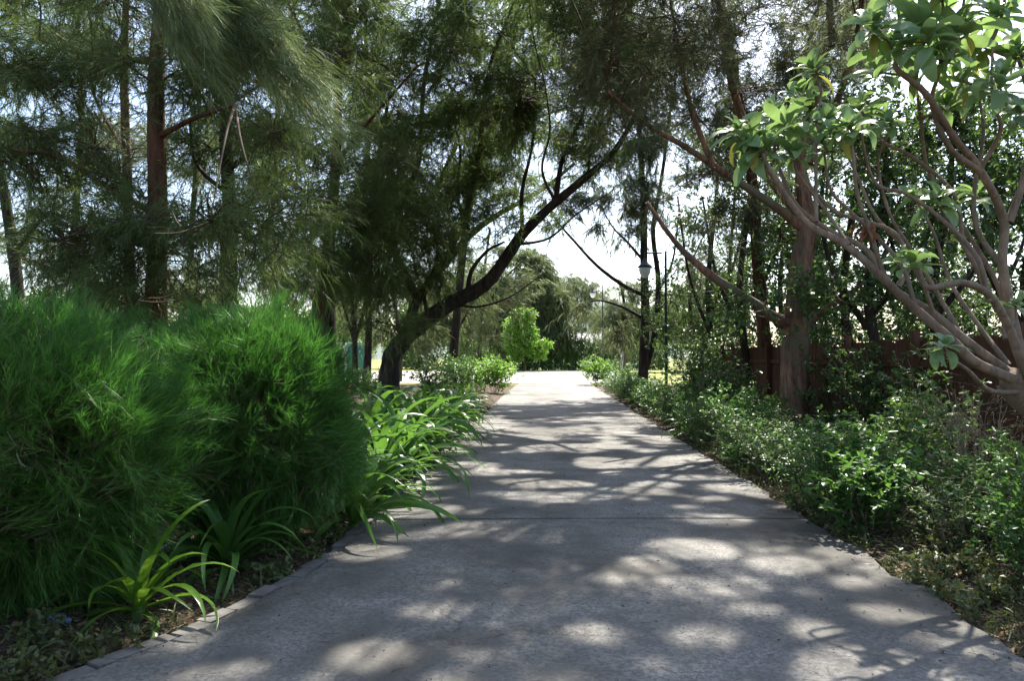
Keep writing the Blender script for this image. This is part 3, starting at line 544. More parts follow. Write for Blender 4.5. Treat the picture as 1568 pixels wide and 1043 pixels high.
# lime tree and white-branched trees at the end
build_tree('broadleaf_tree','bright lime-green round tree standing on the grass at the end of the path','tree',None,
  [([(803,None,74),(803,560,74),(801,540,74),(800,510,74)],.14,.07),([(802,545,74),(815,530,74),(822,520,74)],.06,.03),([(801,540,74),(788,525,74)],.06,.03)],
  [(800,530,74,1.3),(820,535,73.5,1.1),(788,528,74,1.1),(808,512,74,1.2),(792,505,74,1.1),(802,490,74,.9),(795,478,74,.6),(825,545,73.5,.8),(790,545,73.6,.7),(780,515,74.5,.7),(812,480,74,.6),(834,528,73,.7),(786,488,74,.6)],M['bark_dark'],M['lime'],style='leaf',dens=1.5,mk=dict(L=.3,W=.14,k=10,tw=.5))
for (px,d,lab) in ((876,84,'white bare-branched tree in front of the dark hedge, left of the house'),(955,70,'white bare-branched tree right of the house, under the weeping casuarina')):
    L=[([(px,None,d),(px-2,555,d),(px+2,540,d)],.26,.2)]
    for s in (-26,-15,-6,6,14,24): L.append(([(px+rng.normal(),548,d),(px+s*.5,535-rng.random()*6,d+rng.normal()*.6),(px+s,520-rng.random()*12,d+rng.normal()),(px+s*1.2,505-rng.random()*10,d+rng.normal())],.12,.04))
    build_tree('pale_branch_tree',lab,'tree','white branched trees by the house',L,[(px-10,508,d,1.0),(px+12,505,d,1.0)],M['bark_pale'],M['needle_pale'],style='leaf',dens=.5,mk=dict(L=.3,W=.12))

# --- tan-limbed tree with rosettes of big leaves, right foreground
TR=[([(1660,None,5.3),(1650,760,5.25),(1618,660,5.2),(1575,600,5.15),(1548,572,5.1)],.105,.07),
 ([(1560,585,5.1),(1500,556,5.0),(1450,512,4.95),(1400,466,4.9),(1350,412,4.85),(1300,375,4.8),(1250,340,4.8),(1205,300,4.75),(1172,262,4.7),(1168,236,4.7)],.05,.018),
 ([(1552,575,5.15),(1490,528,5.25),(1430,482,5.35),(1375,440,5.4),(1330,385,5.5),(1280,345,5.5),(1225,318,5.55),(1195,275,5.6),(1185,230,5.6)],.042,.016),
 ([(1590,610,5.2),(1553,545,5.0),(1543,500,4.9),(1515,462,4.8),(1470,440,4.7),(1425,442,4.6),(1410,428,4.6),(1400,412,4.6)],.046,.018),
 ([(1620,640,5.25),(1568,570,5.5),(1548,500,5.6),(1536,410,5.6),(1540,335,5.6),(1500,262,5.4),(1460,200,5.2),(1425,150,5.0),(1385,115,4.9),(1372,90,4.9)],.06,.02),
 ([(1545,340,5.6),(1565,260,5.6),(1580,160,5.5),(1560,90,5.4)],.04,.018),
 ([(1375,440,5.4),(1390,400,5.5),(1370,360,5.6),(1330,345,5.7),(1270,318,5.8),(1235,260,5.9),(1265,215,5.9),(1290,205,5.9)],.03,.013),
 ([(1500,262,5.4),(1455,225,5.2),(1440,160,5.1),(1438,110,5.0)],.032,.016),
 ([(1530,480,5.6),(1500,430,5.5),(1475,375,5.45),(1448,330,5.4),(1440,318,5.4)],.034,.015),
 ([(1475,375,5.45),(1455,300,5.5),(1400,240,5.5),(1345,215,5.5),(1332,195,5.5)],.022,.012),
 ([(1536,410,5.6),(1500,350,5.8),(1490,300,5.9),(1505,200,5.9),(1500,150,5.9)],.03,.014),
 ([(1350,412,4.85),(1340,350,4.8),(1310,300,4.8),(1300,240,4.8),(1302,205,4.8)],.02,.011),
 ([(1250,340,4.8),(1240,280,4.9),(1250,200,5.),(1248,140,5.1),(1246,115,5.1)],.018,.010),
 ([(1568,600,5.15),(1520,600,4.9),(1480,570,4.6),(1440,540,4.5)],.03,.01),
 ([(1480,528,5.3),(1440,470,5.5),(1400,395,5.6),(1345,330,5.7),(1300,270,5.8),(1285,215,5.85)],.026,.011),
 ([(1515,462,4.8),(1490,400,4.9),(1440,340,5.),(1390,300,5.),(1350,280,5.),(1325,230,5.),(1320,185,5.1)],.024,.010),
 ([(1540,520,5.6),(1520,440,5.8),(1470,330,5.9),(1420,270,5.9),(1405,180,5.6),(1400,110,5.4)],.028,.012),
 ([(1300,375,4.8),(1270,320,5.0),(1225,270,5.1),(1215,245,5.1)],.018,.009),
 ([(1400,466,4.9),(1370,400,4.95),(1305,330,5.0),(1270,290,5.0),(1262,235,5.1)],.022,.010),
 ([(1545,560,5.2),(1500,505,5.5),(1455,430,5.6),(1430,360,5.7),(1405,310,5.9)],.026,.011),
 ([(1500,262,5.4),(1520,200,5.3),(1525,150,5.2),(1520,60,5.2)],.024,.011),
 ([(1430,482,5.35),(1400,400,5.2),(1365,330,5.1),(1350,250,5.0),(1362,200,4.9)],.02,.01)]
base=tbase=G(1660,5.3); root=empty('rosette_leaf_tree',base,'smooth tan-limbed tree at the right edge with rosettes of big velvety leaves','tree')
for k,(pts,r0,r1) in enumerate(TR):
    b=MB(); pp=[np.asarray(q)+(0.02*rng.normal(size=3) if 0<j<len(pts)-1 else 0) for j,q in enumerate(limb_pts(pts))]
    if k==0: pp[0][2]-=.1
    tube(b,pp,np.linspace(r0,r1,len(pp))*(1 if k==0 else .74),12,0,6,.07,.4 if k==0 else 0); b.build('trunk' if k==0 else 'limb',M['bark_tan'],root,base)
ros=[(1168,228,4.7,1.0),(1187,215,5.6,1.0),(1150,215,4.75,.8),(1205,190,4.9,.85),(1292,195,5.9,1.0),(1302,195,4.8,.9),(1332,185,5.5,.9),(1270,185,5.0,.75),(1246,105,5.1,.75),(1225,145,5.2,.7),
 (1398,405,4.6,.6),(1440,308,5.4,.8),(1438,85,5.0,1.3),(1372,75,4.9,1.1),(1340,40,4.9,1.0),(1410,30,4.8,1.2),(1470,45,4.9,1.2),(1500,140,5.9,1.0),(1560,75,5.4,1.2),(1520,20,5.2,1.2),(1470,120,5.2,1.0),(1362,190,4.9,.5),(1440,-30,4.9,1.2),(1370,-20,5.0,1.1),(1560,170,5.5,.9),(1540,-40,5.2,1.2),(1445,530,4.5,.45),(1130,200,4.8,.75),(1215,235,4.9,.8),(1262,222,5.1,.8),(1318,168,5.2,.85),(1240,168,5.3,.8),(1180,175,5.4,.75),(1400,100,5.3,1.1),(1345,110,5.3,.8),(1500,70,5.5,1.2),(1450,160,5.5,.9),(1530,130,5.0,1.1),(1480,-20,4.8,1.3),(1500,300,6.0,.7),(1400,300,6.0,.7),(1420,60,4.6,1.1),(1375,400,5.4,.5),(1555,470,5.0,.4)]
b=MB(); b2=MB(); lb=MB()
obov=lambda s: np.clip(np.sin(np.clip(s,0,1)**1.15*math.pi*.93)**.9,0,1)*.98+.06*(1-s)
def axis_frame(a):
    a=a/np.linalg.norm(a); u=np.cross(a,(0.3,1,0.1)); u/=np.linalg.norm(u); return np.stack((u,np.cross(a,u),a),1)
ends=[P(*t[0][-1]) for t in TR]
allpts=np.concatenate([np.array(limb_pts(t[0])) for t in TR[1:]])
for (px,py,d,s) in ros:
    c=P(px,py,d)
    q=allpts[np.argmin(((allpts-c)**2).sum(1)+.5*np.maximum(allpts[:,2]-c[2],0))]
    lb=MB(); tube(lb,[q,(q+c)/2+np.array((.03,0,-.02)),c],[.013,.011,.008],6,0,4); lb.build('twig',M['bark_tan'],root,tbase)
    n=int(19*(s**.5))+rng.integers(0,6); f=axis_frame(np.array((-.25,-.25,.9))+.3*rng.normal(size=3))
    az=np.arange(n)*2.4+rng.random()*6; t=np.linspace(0,1,n)
    el=1.4-1.45*t+.28*rng.normal(size=n); az=az+.35*rng.normal(size=n)
    strap_leaves(b,np.repeat(c[None],n,0)-f[:,2][None]*(.06*s*t[:,None]),az,el,  .235*s**.6*(.55+.65*rng.random(n))*(0.65+.5*np.sin(t*2.6)),.078*s**.5*(.65+.6*rng.random(n)),.5+1.3*rng.random(n),8,.26,0,obov,1.5,.3,f)
    if s>.7 and rng.random()<.5:
        n=int(rng.integers(1,4)); strap_leaves(b2,np.repeat(c[None],n,0)-f[:,2][None]*.05,rng.random(n)*6.3,-.5-.6*rng.random(n),.16+.06*rng.random(n),np.full(n,.06),.6+.5*rng.random(n),6,.3,0,obov,1.2,.2)
b.build('leaves',M['helio'],root,tbase); 
M['yellow']=leafmat('yellowing_leaf',(.25,.24,.05),(.36,.33,.09),(.45,.45,.06),.4,.45,.3,3)
b2.build('yellow_leaves',M['yellow'],root,tbase)
b=MB(); c=P(1325,345,4.85); n=13
strap_leaves(b,c[None]+.025*rng.normal(size=(n,3)),rng.random(n)*6.3,-.4-.9*rng.random(n),.075+.06*rng.random(n),np.full(n,.042),.8*rng.random(n),6,.45,0,obov,1.2,.5)
b.build('dead_leaves',M['dead'],root,tbase)

# ------------------------------------------------------------------ left shrubs
def clip_shrub(loc,rad,zc,label,n,lean=(0,0)):
    root=empty('casuarina_shrub',(loc[0],loc[1],0),label,'shrub','clipped needle shrubs left of the path')
    b=MB(); tb=MB(); r=np.array(rad)
    nt_=n//9; u=norm(rng.normal(size=(nt_,3))); u=u[u[:,2]>-.96]; nt_=len(u)
    ph=rng.random(6)*6
    lob=1+.10*np.sin(3*np.arctan2(u[:,1],u[:,0])+ph[0])*np.sin(2.5*u[:,2]+ph[1])+.09*np.sin(5*u[:,2]+4*u[:,0]+ph[2])+.06*np.sin(8*u[:,0]+ph[3])*np.sin(7*u[:,1]+ph[4])+.05*rng.normal(size=nt_)
    k=(1-.36*rng.random((nt_,1))**1.8)*lob[:,None]
    sq=np.where(u[:,2:]<0,1-.12*u[:,2:]**2,1)
    p0=u*r*k; p0[:,:2]*=sq; p0[:,2]+=zc
    p0[:,0]+=lean[0]*p0[:,2]; p0[:,1]+=lean[1]*p0[:,2]
    d0=norm(u*np.array((1,1,.75))+np.array((0,0,.55))+.38*rng.normal(size=(nt_,3))-np.array((0,0,1.2))*np.clip(-u[:,2:]-.05,0,1))
    p=np.repeat(p0,9,0)+.045*rng.normal(size=(nt_*9,3)); d=norm(np.repeat(d0,9,0)+.22*rng.normal(size=(nt_*9,3))); n=len(p)
    L=.21*(.6+.7*rng.random((n,1)))*np.repeat(.75+.5*rng.random((nt_,1)),9,0)
    p[:,2]=np.maximum(p[:,2],.08)
    ribbons3(b,p-d*L*1.0,p-d*L*.4,p+d*L*.3,.004,1)
    nn=17; s=(rng.random((n,nn,1))-.75)*L[:,None]*1.2
    base=p[:,None]+d[:,None]*s; base[...,2]-=.35*np.maximum(s[...,0]+.75*L,0)**2
    nd=norm(d[:,None]+.24*rng.normal(size=(n,nn,3))+np.array((0,0,.05)))
    strips(b,base.reshape(-1,3),nd.reshape(-1,3),.12*(.6+.75*rng.random(n*nn)),.0034,.08,0,False)
    nd_=60; dd_=norm(u[:nd_]); pb=p0[:nd_]*np.array((.97,.97,.97))
    base=np.repeat(pb,14,0)+.05*rng.normal(size=(len(pb)*14,3)); strips(b,base,norm(np.repeat(dd_,14,0)+.5*rng.normal(size=base.shape)-np.array((0,0,.5))),.10,.0032,.1,2,False)
    b.build('foliage',[M['needle_vivid'],M['twig'],M['dry']],root)
    for _ in range(22):
        a=rng.random()*6.28; e=np.array((math.cos(a)*rad[0]*.8,math.sin(a)*rad[1]*.6,zc+.35*rng.normal()*rad[2]))
        tb=tb; s0=np.array((.12*rng.normal(),.12*rng.normal(),-.05)); tube(tb,[s0,(s0*.6+e*.4)+np.array((0,0,-.1)),e],[.018,.014,.006],6,0,5)
    tb.build('stem',M['bark_grey'],root); return root
clip_shrub((-3.16,4.35,0),(1.15,.98,.90),.92,'largest bright green needle-leaved shrub filling the left edge of the view',17000)
clip_shrub((-2.05,5.75,0),(.80,.84,.88),.98,'rounded bright green needle-leaved shrub leaning to the path edge, right one of two',12500)
clip_shrub((-3.7,7.4,0),(.9,.8,.85),1.05,'darker needle shrub half hidden behind and between the two front shrubs',5000)

# ------------------------------------------------------------------ lilies
def lily(label,group,n,Lm,Wm,mat,el=(1.35,.35),cv=(1.1,1.0)):
    root=empty('crinum_lily',(0,0,0),label,'lily',group)
    b=MB(); t=np.linspace(0,1,n); az=np.arange(n)*2.4+rng.random()
    e=el[0]-(el[0]-el[1])*t+.12*rng.normal(size=n)
    strap_leaves(b,np.stack((.03*np.cos(az),.03*np.sin(az),.04+.12*(1-t)),-1),az,e,Lm*(.75+.4*rng.random(n)),Wm*(.8+.35*rng.random(n)),cv[0]+cv[1]*rng.random(n),11,.25,0,None,1.7,.25)
    b.build('leaves',mat,root)
    s=MB(); lathe(s,(0,0,0),[(.045,-.03),(.05,.03),(.045,.12),(.03,.2),(.0,.24)],10); s.build('stem',M['hedge_light'],root); return root
LG='strap-leaved lilies along the left edge of the path'
f=lily('bright green lily in the near left corner, arching leaves spread over the path edge','lilies at the shrub feet',25,.86,.11,M['crinum_front'],(1.3,.2),(1.0,.8))
f.scale=(.72,.72,.76); f.location=(-2.14,4.15,0); f.rotation_euler.z=.4
protos=[lily('x',LG,34,1.15,.115,M['crinum']),lily('x',LG,36,1.22,.12,M['crinum']),lily('x',LG,30,1.05,.105,M['crinum'],(1.3,.2),(1.4,1.0))]
spots=[(5.05,-.62,.68,'dark lily under the right needle shrub, behind the bright corner lily'),(6.3,-.12,.75,'lily hanging over the kerb below the right needle shrub'),(7.1,-.25,.85,'nearest lily past the shrub, tips on the concrete'),
 (7.7,-.75,1.1,'tall lily against the back of the right needle shrub'),(8.3,-.3,1.0,'second lily past the shrub at the kerb'),(9.0,-.9,1.2,'tall lily in the back row behind the second kerb lily'),(9.3,-.3,1.1,'third lily past the shrub at the kerb'),
 (10.1,-.95,1.2,'tall back row lily near the middle of the bed'),(10.4,-.35,1.1,'fourth lily past the shrub, leaves catching the sun'),(11.4,-.4,1.1,'fifth lily past the shrub at the kerb'),(11.3,-1.1,1.15,'back row lily in front of the forked tree'),
 (12.6,-.4,1.05,'sixth lily past the shrub, before the bed darkens'),(13.0,-1.2,1.1,'back row lily left of the darker far lilies'),(14.0,-.4,.95,'first of the low dark lilies beyond the tall ones'),(15.3,-.5,.9,'second low dark lily at the kerb'),
 (15.2,-1.3,1.0,'back row lily at the foot of the forked tree'),(16.8,-.5,.9,'third low dark lily at the kerb'),(18.3,-.6,.85,'fourth low dark lily at the kerb'),(19.8,-.6,.85,'last but one low dark lily at the kerb'),(21.5,-.7,.8,'last low dark lily, nearest the lime-green shrubs'),(17.5,-1.4,.95,'back row dark lily right of the forked tree'),(20.,-1.5,.9,'farthest back row dark lily')]
used=set()
for k,(d,o_,s,lab) in enumerate(spots):
    pr=protos[k%3]; o=pr if k%3 not in used else copy_tree(pr); used.add(k%3)
    o['label']=lab; o.location=(lx(d)+o_,d,0); o.rotation_euler=(.06*rng.normal(),.06*rng.normal(),rng.random()*6.3); s*=1.0; o.scale=(s,s,s*(.95+.2*rng.random()))

# ------------------------------------------------------------------ shrubs right (hedge) and others
def shrub(name,label,cat,group,rad,h,n,mat,L=.065,W=.036,stems=7,k=10,stemmat='stem',topbias=True):
    root=empty(name,(0,0,0),label,cat,group); b=MB(); tb=MB()
    tips=[]
    for _ in range(stems):
        a=rng.random()*6.28; rr=rad*rng.random()**.6; e=np.array((rr*math.cos(a),rr*math.sin(a),h*(.65+.35*rng.random())))
        s0=np.array((.25*e[0]+.04*rng.normal(),.25*e[1]+.04*rng.normal(),-.04))
        tube(tb,[s0,s0*.5+e*.5+.05*rng.normal(size=3),e],[.009,.007,.003],5,0,4); tips.append((s0,e))
    # sprigs grow along the stems, denser to the top
    st=np.array([t[0] for t in tips]); en=np.array([t[1] for t in tips])
    j=rng.integers(0,len(tips),n); t=.24+.82*rng.random((n,1))**.8
    p=st[j]+(en[j]-st[j])*t+np.array((rad*.34,rad*.34,h*.09))*rng.normal(size=(n,3)); p[:,2]=np.maximum(p[:,2],.05)
    d=norm(.6*norm(p*np.array((1,1,0))+1e-6)+np.array((0,0,.7))+.5*rng.normal(size=(n,3)))
    tw=.16; ribbons3(b,p-d*tw*.7,p,p+d*tw*.5,.0035,1)
    s=(rng.random((n,k,1))-.45)*tw; base=p[:,None]+d[:,None]*s
    nd=norm(.5*d[:,None]+.75*rng.normal(size=(n,k,3))*np.array((1,1,.6)))
    leaf_diamonds(b,base.reshape(-1,3),nd.reshape(-1,3),L*(.35+.95*rng.random(n*k)),W*(.5+.7*rng.random(n*k)),0)
    b.build('foliage',[mat,M[stemmat]],root); tb.build('stem',M[stemmat],root); return root
HG='hedge shrubs along the right edge of the path'
hp=[shrub('hedge_shrub','x','shrub',HG,.48,.85,290,M['hedge'],.06,.034,11),shrub('hedge_shrub','x','shrub',HG,.52,.95,380,M['hedge'],.065,.038,10),shrub('hedge_shrub','x','shrub',HG,.42,.78,300,M['hedge_dull'],.05,.026,10),shrub('hedge_shrub','x','shrub',HG,.5,.9,250,M['hedge'],.085,.05,9)]
words=['nearest','second','third','fourth','fifth','sixth','seventh','eighth','ninth','tenth','eleventh','twelfth','thirteenth','fourteenth','fifteenth','sixteenth','seventeenth','eighteenth','nineteenth','twentieth','twenty-first','twenty-second','twenty-third','twenty-fourth','twenty-fifth','twenty-sixth','twenty-seventh','twenty-eighth']
front=[]; d=4.0
while d<33: front.append(d); d+=.62+.022*d+.1*rng.random()
back=[]; d=4.6
while d<22: back.append(d); d+=1.0+.03*d
used=set(); cnt=0
for row,(ds,off,sc) in enumerate(((front,.50,.86),(back,1.5,.80))):
    for k,d in enumerate(ds):
        i=cnt%4; cnt+=1; o=hp[i] if i not in used else copy_tree(hp[i]); used.add(i)
        w_=words[min(k,len(words)-1)]
        o['label']=('glossy hedge shrub at the right kerb, %s from the camera in the front row' if row==0 else 'glossy hedge shrub in the second row behind the kerb, %s from the camera')%w_
        s=sc*(.85+.3*rng.random())*(.82 if d<5.2 else 1)
        o.location=(rx(d)+off+.12*rng.normal()+(.3 if d<6 and row==0 else 0),d,0); o.rotation_euler.z=rng.random()*6.3; o.scale=(s*1.1,s*1.1,s*(.74+.34*rng.random())*(1.0+.008*min(d,25)))
# individual shrubs
def put(o,loc,s=1,rz=None): o.location=loc; o.scale=(s,s,s); o.rotation_euler.z=rng.random()*6 if rz is None else rz
put(shrub('bush','lime-green rounded bush at the left kerb where the shade ends','bush',None,.75,1.35,420,M['lime'],.12,.06,9),G(757,30))
put(shrub('bush','smaller lime-green bush left of the rounded one, by the far kerb','bush',None,.6,1.2,300,M['lime'],.12,.06,8),G(726,31))
put(shrub('bush','pale glossy bush right of the forked tree trunk','bush',None,.62,1.35,420,M['hedge_light'],.09,.05,9),G(662,23))
put(shrub('bush','upright mid-green bush between the pale bush and the lime bushes','bush',None,.6,1.5,380,M['hedge'],.09,.05,9),G(698,25))
put(shrub('bush','low mid-green bush at the left foot of the forked tree','bush',None,.7,1.1,340,M['hedge_light'],.09,.05,9),G(568,22))
put(shrub('bush','light green bush at the far end of the right hedge','bush',None,.8,1.35,420,M['lime'],.12,.06,9),G(916,38))
put(shrub('bush','dark glossy bush with white glints, right of the grey-brown trunk','bush',None,.8,1.7,660,M['broad'],.085,.045,12),G(1355,11.5))
put(shrub('bush','dark glossy bush left of the grey-brown trunk, in front of the fence','bush',None,.75,1.25,520,M['broad'],.085,.045,12),G(1105,15.5))
put(shrub('bush','tall dark bush behind the hedge near the lamp post','bush',None,1.0,2.1,600,M['broad'],.1,.05,12),G(1072,20.5))
put(shrub('bush','shaded broad bush under the tan limbs, against the fence','bush',None,.85,1.5,520,M['broad'],.085,.045,12),G(1460,10))
put(shrub('bush','upright light green sapling bush in front of the tan-limbed tree','bush',None,.35,1.15,220,M['hedge_light'],.075,.042,6),(4.35,7.6,0))
put(shrub('weed','grey dry feathery weed standing under the tan limbs on the right','weed',None,.4,1.25,420,M['dry'],.03,.008,12),(4.2,6.5,0))
put(shrub('bush','tall shaded bush behind the fence at the right, under the upright tan limb','bush',None,1.3,3.0,800,M['broad'],.11,.06,14),G(1490,16))
put(shrub('bush','tall shaded bush behind the fence just right of the grey-brown trunk','bush',None,1.4,3.2,800,M['broad'],.11,.06,14),G(1310,19))
# strap-leaf clump in the hedge
o=copy_tree(protos[2]); o['label']='small strap-leaved clump growing out of the hedge at the right kerb'; o['group']='lilies in the hedge'; put(o,(rx(13.3)+.28,13.3,0),.62)
# ------------------------------------------------------------------ ground cover stuff
def scatter(n,side,dmax,wid,dmin=2.2,inner=.0):
    d=dmin+(dmax-dmin)*rng.random(n)**1.6; o=inner+wid*rng.random(n)**1.4
    x=lx(d)-.14-o if side<0 else rx(d)+.03+o
    return np.stack((x,d,ground_z(x,d)+.01),-1)
b=MB()
pts=np.concatenate((scatter(12000,-1,24,2.6,2.2,-.05),scatter(20000,1,24,3.2,2.2,-.06)))
n=len(pts); dr=norm(np.stack((rng.normal(size=n),rng.normal(size=n),.25*rng.normal(size=n)),-1))
leaf_diamonds(b,pts,dr,.03+.05*rng.random(n),.014+.02*rng.random(n),0)
pn=np.concatenate((scatter(5000,-1,14,2.),scatter(7000,1,14,2.5))); n=len(pn)
strips(b,pn+np.array((0,0,.008)),norm(np.stack((rng.normal(size=n),rng.normal(size=n),.12*rng.normal(size=n)),-1)),.10+.12*rng.random(n),.003,0,1,False)
M['litter']=leafmat('leaf_litter',(.07,.045,.025),(.24,.17,.09),(.2,.12,.05),.15,.7,.2,6,.8)
tag(b.build('leaf_litter',[M['litter'],M['dry']]),'brown fallen leaves and needles covering the soil on both verges','leaf litter',kind='stuff')
b=MB()
# low weeds: small tufts along the kerbs
pts=np.concatenate((scatter(90,1,22,.6,2.6),scatter(70,-1,16,.5,2.6),scatter(110,1,12,2.4,3.)))
for q in pts:
    n=9; strap_leaves(b,np.repeat(q[None],n,0)+.03*rng.normal(size=(n,3))*np.array((1,1,0)),rng.random(n)*6.3,.9+.4*rng.normal(size=n),.09+.12*rng.random(n),np.full(n,.012),.6+.9*rng.random(n),4,.2,0)
pts=np.concatenate((scatter(170,1,16,.8,2.6),scatter(160,-1,14,.8,2.8),scatter(420,1,11,2.8,3.)))
for q in pts:
    leaf_mass(b,q+np.array((0,0,.07)),(.08,.08,.05),5,.045,.028,6,.08,0,.5,0)
M['weed']=leafmat('weed_leaf',(.045,.065,.02),(.12,.125,.045),(.15,.19,.05),.35,.4,.4,3)
tag(b.build('ground_cover',[M['weed']]),'low yellow-green weeds and grass along both kerbs','ground cover',kind='stuff')
b=MB(); n=1500
d=2.4+20*rng.random(n)**1.7; u=rng.random(n); u=np.where(rng.random(n)<.78,np.where(rng.random(n)<.5,u**3,1-u**3),u)
x=lx(d)+(rx(d)-lx(d))*u; pts=np.stack((x,d,np.full(n,.030)),-1)
leaf_diamonds(b,pts,norm(np.stack((rng.normal(size=n),rng.normal(size=n),.15*rng.normal(size=n)),-1)),.010+.026*rng.random(n)**3,.006+.009*rng.random(n),0)
n=3200; d=2.4+18*rng.random(n)**1.6; u=rng.random(n); u=np.where(rng.random(n)<.7,np.where(rng.random(n)<.5,u**3,1-u**3),u); x=lx(d)+(rx(d)-lx(d))*u
strips(b,np.stack((x,d,np.full(n,.028)),-1),norm(np.stack((rng.normal(size=n),rng.normal(size=n),.02*rng.normal(size=n)),-1)),.05+.1*rng.random(n),.0022,0,0,False)
M['debris']=plain('dark_debris',(.05,.035,.025),.9,.5,20)
tag(b.build('path_debris',[M['debris']]),'scattered dry needles and small dead leaves lying on the concrete','debris',kind='stuff')
# ------------------------------------------------------------------ plastic bottle
root=empty('plastic_bottle',(-2.53,4.02,.05),'crumpled pale blue plastic bottle lying on the soil under the left shrub','bottle')
b=MB(); lathe(b,(0,0,0),[(.0,-.10),(.028,-.10),(.033,-.085),(.029,-.05),(.033,-.02),(.028,.01),(.033,.04),(.026,.07),(.013,.095),(.013,.11),(0,.11)],14)
m,nt,N,Lk=newmat('clear_blue_plastic'); p=N.new('ShaderNodeBsdfPrincipled'); p.inputs['Base Color'].default_value=(.35,.55,.85,1); p.inputs['Roughness'].default_value=.12; p.inputs['Transmission Weight'].default_value=.6; o=N.new('ShaderNodeOutputMaterial'); Lk.new(p.outputs[0],o.inputs[0])
b.build('body',m,root); b=MB(); lathe(b,(0,0,0),[(0,.108),(.016,.108),(.016,.128),(0,.128)],12); b.build('cap',plain("blue_cap",(.10,.16,.28),.4,.1),root)
root.rotation_euler=(R(86),.1,R(60))
# ------------------------------------------------------------------ lamps
def lamp(px,d,topy,armx,label):
    base=G(px,d); top=P(px,topy,d)[2]; L=(armx-px)/F*d
    root=empty('street_lamp',base,label,'street lamp','dark street lamps by the path')
    b=MB(); lathe(b,(0,0,0),[(.13,-.02),(.13,.12),(.10,.16),(.085,.5),(.06,.56),(.052,.6),(.045,top*.6),(.04,top),(.0,top+.02)],14); b.build('post',M['metal'],root)
    b=MB(); z=top-.05; tube(b,[(-.12 if L<0 else .12,0,z),(L*.5,0,z),(L,0,z)],[.026,.026,.024],8); tube(b,[(0,0,z-.5),(L*.25,0,z-.36),(L*.5,0,z-.03)],[.014,.014,.014],6)
    b.build('arm',M['metal'],root)
    b=MB(); tube(b,[(L,0,z),(L,0,z-.18)],[.02,.02],6)
    hz=z-.18; lathe(b,(L,0,hz),[(.0,.02),(.04,.0),(.06,-.08),(.16,-.2),(.235,-.27),(.235,-.30),(.19,-.31)],16); h=b.build('lamp_shade',M['metal'],root)
    b=MB(); lathe(b,(L,0,hz),[(.19,-.31),(.20,-.38),(.17,-.5),(.11,-.6),(.04,-.64),(0,-.65)],16)
    b.build('globe',M['globe'],root)
m,nt,N,Lk=newmat('frosted_globe'); p=N.new('ShaderNodeBsdfPrincipled'); p.inputs['Base Color'].default_value=(.72,.74,.78,1); p.inputs['Roughness'].default_value=.3; p.inputs['Transmission Weight'].default_value=.0; o=N.new('ShaderNodeOutputMaterial'); Lk.new(p.outputs[0],o.inputs[0]); M['globe']=m
lamp(1020,23.5,385,988,'black street lamp with hanging frosted globe beside the slim multi-stemmed tree')
_l2=lamp(923,50,437,908,'farther thin black street lamp in front of the house')
# ------------------------------------------------------------------ fence
def fx(d): return 5.3+.06*d
root=empty('timber_fence',(fx(14),14,0),'red-brown timber board fence running behind the right hedge and trunks','fence')
a=math.atan2(1,.06)-math.pi/2; off=(fx(14),14,0)
b=MB(); d=3.0
while d<26: 
    box(b,(fx(d),d,.9+.01*rng.normal()),(.022,.135,1.72+.02*rng.normal()),0,a+.01*rng.normal()); d+=.158
b.build('boards',M['timber'],root,off,False)
b=MB()
for z in (.4,1.4): 
    v=[]; box(b,(fx(14.5)-.035,14.5,z),(.045,23.2,.09),0,a)
b.build('rails',M['timber'],root,off,False)
d=3.2
while d<26:
    b=MB(); box(b,(fx(d)-.085,d,.93),(.1,.1,1.92),0,a,.03); b.build('post',M['timber'],root,off,False); d+=2.4
# ------------------------------------------------------------------ background buildings, hedge
root=empty('house',(10.5,104,0),'single-storey house with grey roof glimpsed beyond the road','house')
b=MB(); box(b,(0,0,1.4),(17,7,2.8)); b.build('wall',M['white'],root,None,False)
b=MB(); v=[(-9,-4.2,2.75),(9,-4.2,2.75),(9,4.2,2.75),(-9,4.2,2.75),(-6,0,4.9),(6,0,4.9)]; b.add(v,[(0,3,2,1)]); b.add(v,[(0,1,5,4),(2,3,4,5)]); b.add(v,[(1,2,5),(3,0,4)]); b.build('roof',M['roof'],root,None,False)
for x in (-5.5,-2,2.4,5.6):
    b=MB(); fr=.06
    for (cx,cz,w_,h_) in ((x,2.12,1.5,.08),(x,.98,1.5,.08),(x-.71,1.55,.08,1.06),(x+.71,1.55,.08,1.06),(x,1.55,.05,1.06)): box(b,(cx,-3.52,cz),(w_,.1,h_))
    wn=b.build('window',M['white'],root,None,False)
    b=MB(); box(b,(x,-3.5,1.55),(1.36,.03,1.06)); b.build('pane',M['metal'],wn,None,False)
root=empty('boundary_wall',(-18.6,58,0),'white rendered wall far left behind the trunks','wall')
b=MB(); box(b,(-6,0,1.3),(24,.25,2.6)); box(b,(-6,0,2.64),(24.2,.34,.08)); b.build('panel',M['white'],root,None,False)
root=empty('green_screen',(-10.9,50,0),'green cloth screen standing in front of the white wall','screen')
b=MB(); 
k=40; X=np.linspace(-.55,.6,k); Yw=.03*np.sin(X*9); 
v=np.concatenate((np.stack((X,Yw,np.full(k,.1)),-1),np.stack((X,Yw,np.full(k,2.5)),-1),np.stack((X,Yw+.02,np.full(k,2.5)),-1),np.stack((X,Yw+.02,np.full(k,.1)),-1)))
j=np.arange(k-1); b.add(v,np.concatenate([np.stack((j+a_*k,j+1+a_*k,j+1+((a_+1)%4)*k,j+((a_+1)%4)*k),-1) for a_ in range(4)])); b.build('cloth',M['green_screen'],root)
for x in (-.6,.65): b=MB(); tube(b,[(x,.08,-.1),(x,.08,2.7)],[.03,.03],8); b.build('post',M['metal'],root)
